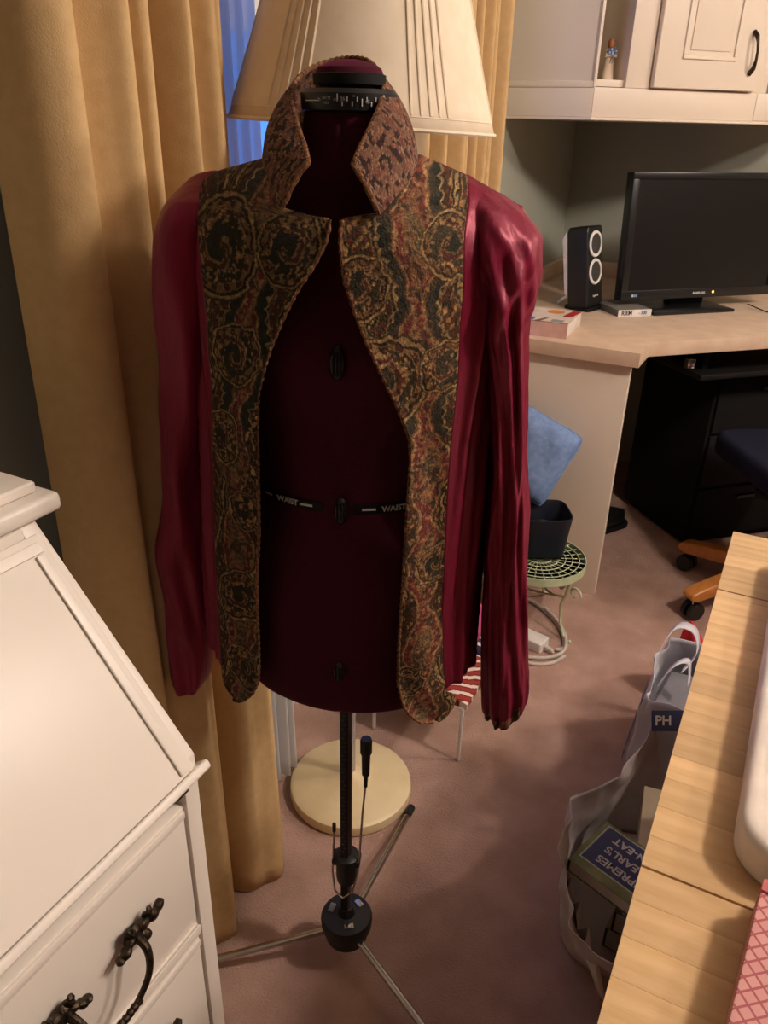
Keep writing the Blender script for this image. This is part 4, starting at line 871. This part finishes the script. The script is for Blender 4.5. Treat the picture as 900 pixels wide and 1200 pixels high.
r0 = [(-.13,1.0),(-.15,1.08),(-.15,1.16),(-.12,1.26),(-.05,1.30),(.12,1.30),(.16,1.1),(.12,.96),(-.05,.96),(-.10,.97)]
r1 = [(-.140,.93),(-.158,1.02),(-.165,1.09),(-.10,1.18),(-.058,1.37),(.12,1.36),(.18,1.1),(.12,.84),(-.05,.80),(-.11,.87)]
r0 = [(x-.03, y-1.02) for x, y in r0]; r1 = [(x-.03, y-1.02) for x, y in r1]
bag_wall('bag_wall', r0, r1, .002, .255, M_bagb, b1, seed=2)
MB().prism([(x, y) for x, y in r0][::-1], .001, .004).build('bag_bottom', M_bagb, b1)
tf = []
for i in range(12): t = i/11; tf.append([(-.150+.10*(1-t), -.155+.15*t, .045+.012*math.sin(i*1.7)), (-.172+.09*(1-t)+.006*math.sin(i*2), -.165+.15*t, .15+.02*math.sin(i*2.1))])
MB().grid(np.array(tf)).build('torn_white_flap', M_paper, b1, smooth='all', solid=.001)
def book(name, label, loc_, rot, sx, sy, h, mcov, cat='book', group=None):
    t = thing(name, label, cat, loc_, rot, group)
    MB().box((-sx+.003,-sy+.002,.0012), (sx-.002,sy-.002,h-.0012)).build('page_block', M_paper, t); c = MB().box((-sx,-sy,h-.001), (sx,sy,h)).build('cover', mcov, t); MB().box((-sx,-sy,0), (sx,sy,.001)).build('back_cover', mcov, t); MB().box((-sx-.001,-sy,0), (-sx,sy,h)).build('spine', mcov, t)
    return t, c
M_bkg = mat('olive_book_cover', (128,134,84), .5, .4, (86,92,58), 30, 3)
for i in range(4):
    book('paperback_book', ('cream paged book low in the paper bag', 'brown covered book under the others in the paper bag', 'grey covered book in the middle of the paper bag', 'worn tan book just under the lettered book in the bag')[i], (.04, 1.11+.005*i, .006+.050*i), math.radians(-8+5*i), .085, .11, .048, mat('book_'+str(i), ((150,130,100),(90,60,50),(140,136,130),(196,180,150))[i], .6))
sb, sc_ = book('lettered_book', 'green and blue paperback lettered SUPREMES on top in the bag', (-.030, .990, .2065), math.radians(-19), .092, .058, .026, M_bkg)
MB().box((-.082,-.036,.0261), (.082,.050,.0266)).build('title_panel', mat('navy_title', (32,44,96), .5), sc_)
MB().box((-.085,-.039,.02595), (.085,.053,.0262)).build('title_border', mat('pale_border', (180,186,170), .6), sc_)
for k, s_ in enumerate(('SUPREMES', "EARL'S", 'ALL-YOU-CAN-EAT')):
    text('title_lettering', s_, .021, frame((-.062, -.019+.026*k, .0268), (-1,0,0), (0,-1,0)), M_text, sc_, bold=.0004, align='RIGHT')
b2 = thing('shopping_bag', 'white plastic shopping bag with blue print and loop handles', 'bag', (.02, 1.53, 0))
q0 = [(-.135,-.16),(-.14,.0),(-.13,.16),(.0,.18),(.13,.16),(.14,0),(.13,-.16),(0,-.18)]
q1 = [(-.118,-.17),(-.122,-.03),(-.10,.07),(.0,.10),(.13,.09),(.14,0),(.12,-.16),(0,-.19)]
bag_wall('bag_wall', q0, q1, .002, .30, M_bagw, b2, seed=5, crump=.010)
MB().prism(q0[::-1], .001, .004).build('bag_bottom', M_bagw, b2)
def strap(pts, wd, m, name):
    c = catmull(pts, 30); P = [c-np.array(wd)/2, c+np.array(wd)/2]; MB().grid(np.array(P)).build(name, m, b2, smooth='all', solid=.0015)
strap([(-.122,-.05,.28),(-.118,-.02,.335),(-.10,.02,.365),(-.065,.035,.355),(-.05,.01,.32),(-.07,-.03,.29)], (.002,.028,.0), M_bagw, 'loop_handle')
strap([(-.105,-.10,.29),(-.085,-.075,.33),(-.06,-.05,.33),(-.05,-.07,.29)], (.002,.022,.0), M_bagw, 'loop_handle')
M_mark = mat('slate_blue_print', (112,118,160), .6)
for i in range(12):
    a = -.135+.022*i; MB().box((-.1440+.0004*(i % 3), a-.005, .10), (-.1425, a+.004, .125+.012*(i % 3))).build('printed_mark', M_mark, b2)
PM = frame((-.072, -.225, .300), (.88,.46,.02), (-.22,.38,.9))
fl_ = MB().box((-.026,-.018,-.001), (.06,.022,.001), PM).build('navy_panel', mat('navy_bag_panel', (52,58,96), .6), b2, bevel=.0005)
text('bag_lettering', 'PH', .026, PM @ Matrix.Translation((-.004, .002, .0014)), M_text, fl_, bold=.0005)
rel(MB().prism([(-.10,1.39),(.12,1.37),(.13,1.59),(-.08,1.58)], .02, .235), (.02,1.53,0)).build('bag_contents', mat('grey_contents', (120,118,126), .8, bump=.5, bscale=20), b2, bevel=.02, seg=3)
def cloth_cone(name, label, base, tip, r, m):
    P = []; bx_, by_ = base; 
    for k in np.linspace(0, 1, 14):
        rr = r*(1-k)**.8+.003; cx = bx_+(tip[0]-bx_)*k; cy = by_+(tip[1]-by_)*k
        P.append([(cx+rr*math.cos(a)*(1+.25*math.sin(3*a+k*4)), cy+rr*math.sin(a)*(1+.2*math.sin(4*a)), tip[2]*k**.9) for a in np.linspace(0, 2*PI, 28, endpoint=False)])
    P = np.array(P)-np.array([bx_, by_, 0]); q = MB().grid(P, cu=True); q.f.append(tuple(range(28))); q.f.append(tuple(range(13*28, 14*28)))
    return tag(q.build(name, m, None, smooth=True, angle=60, loc=(bx_, by_, 0)), label, 'cloth')
cloth_cone('scarf', 'bright red cloth poking up behind the shopping bag', (-.01, 1.80), (-.062, 1.74, .27), .075, mat('scarlet_cloth', (214,40,44), .8))
cloth_cone('scarf', 'purple cloth poking up behind the red cloth', (.08, 1.94), (-.02, 1.82, .26), .06, mat('purple_cloth', (70,40,92), .8))
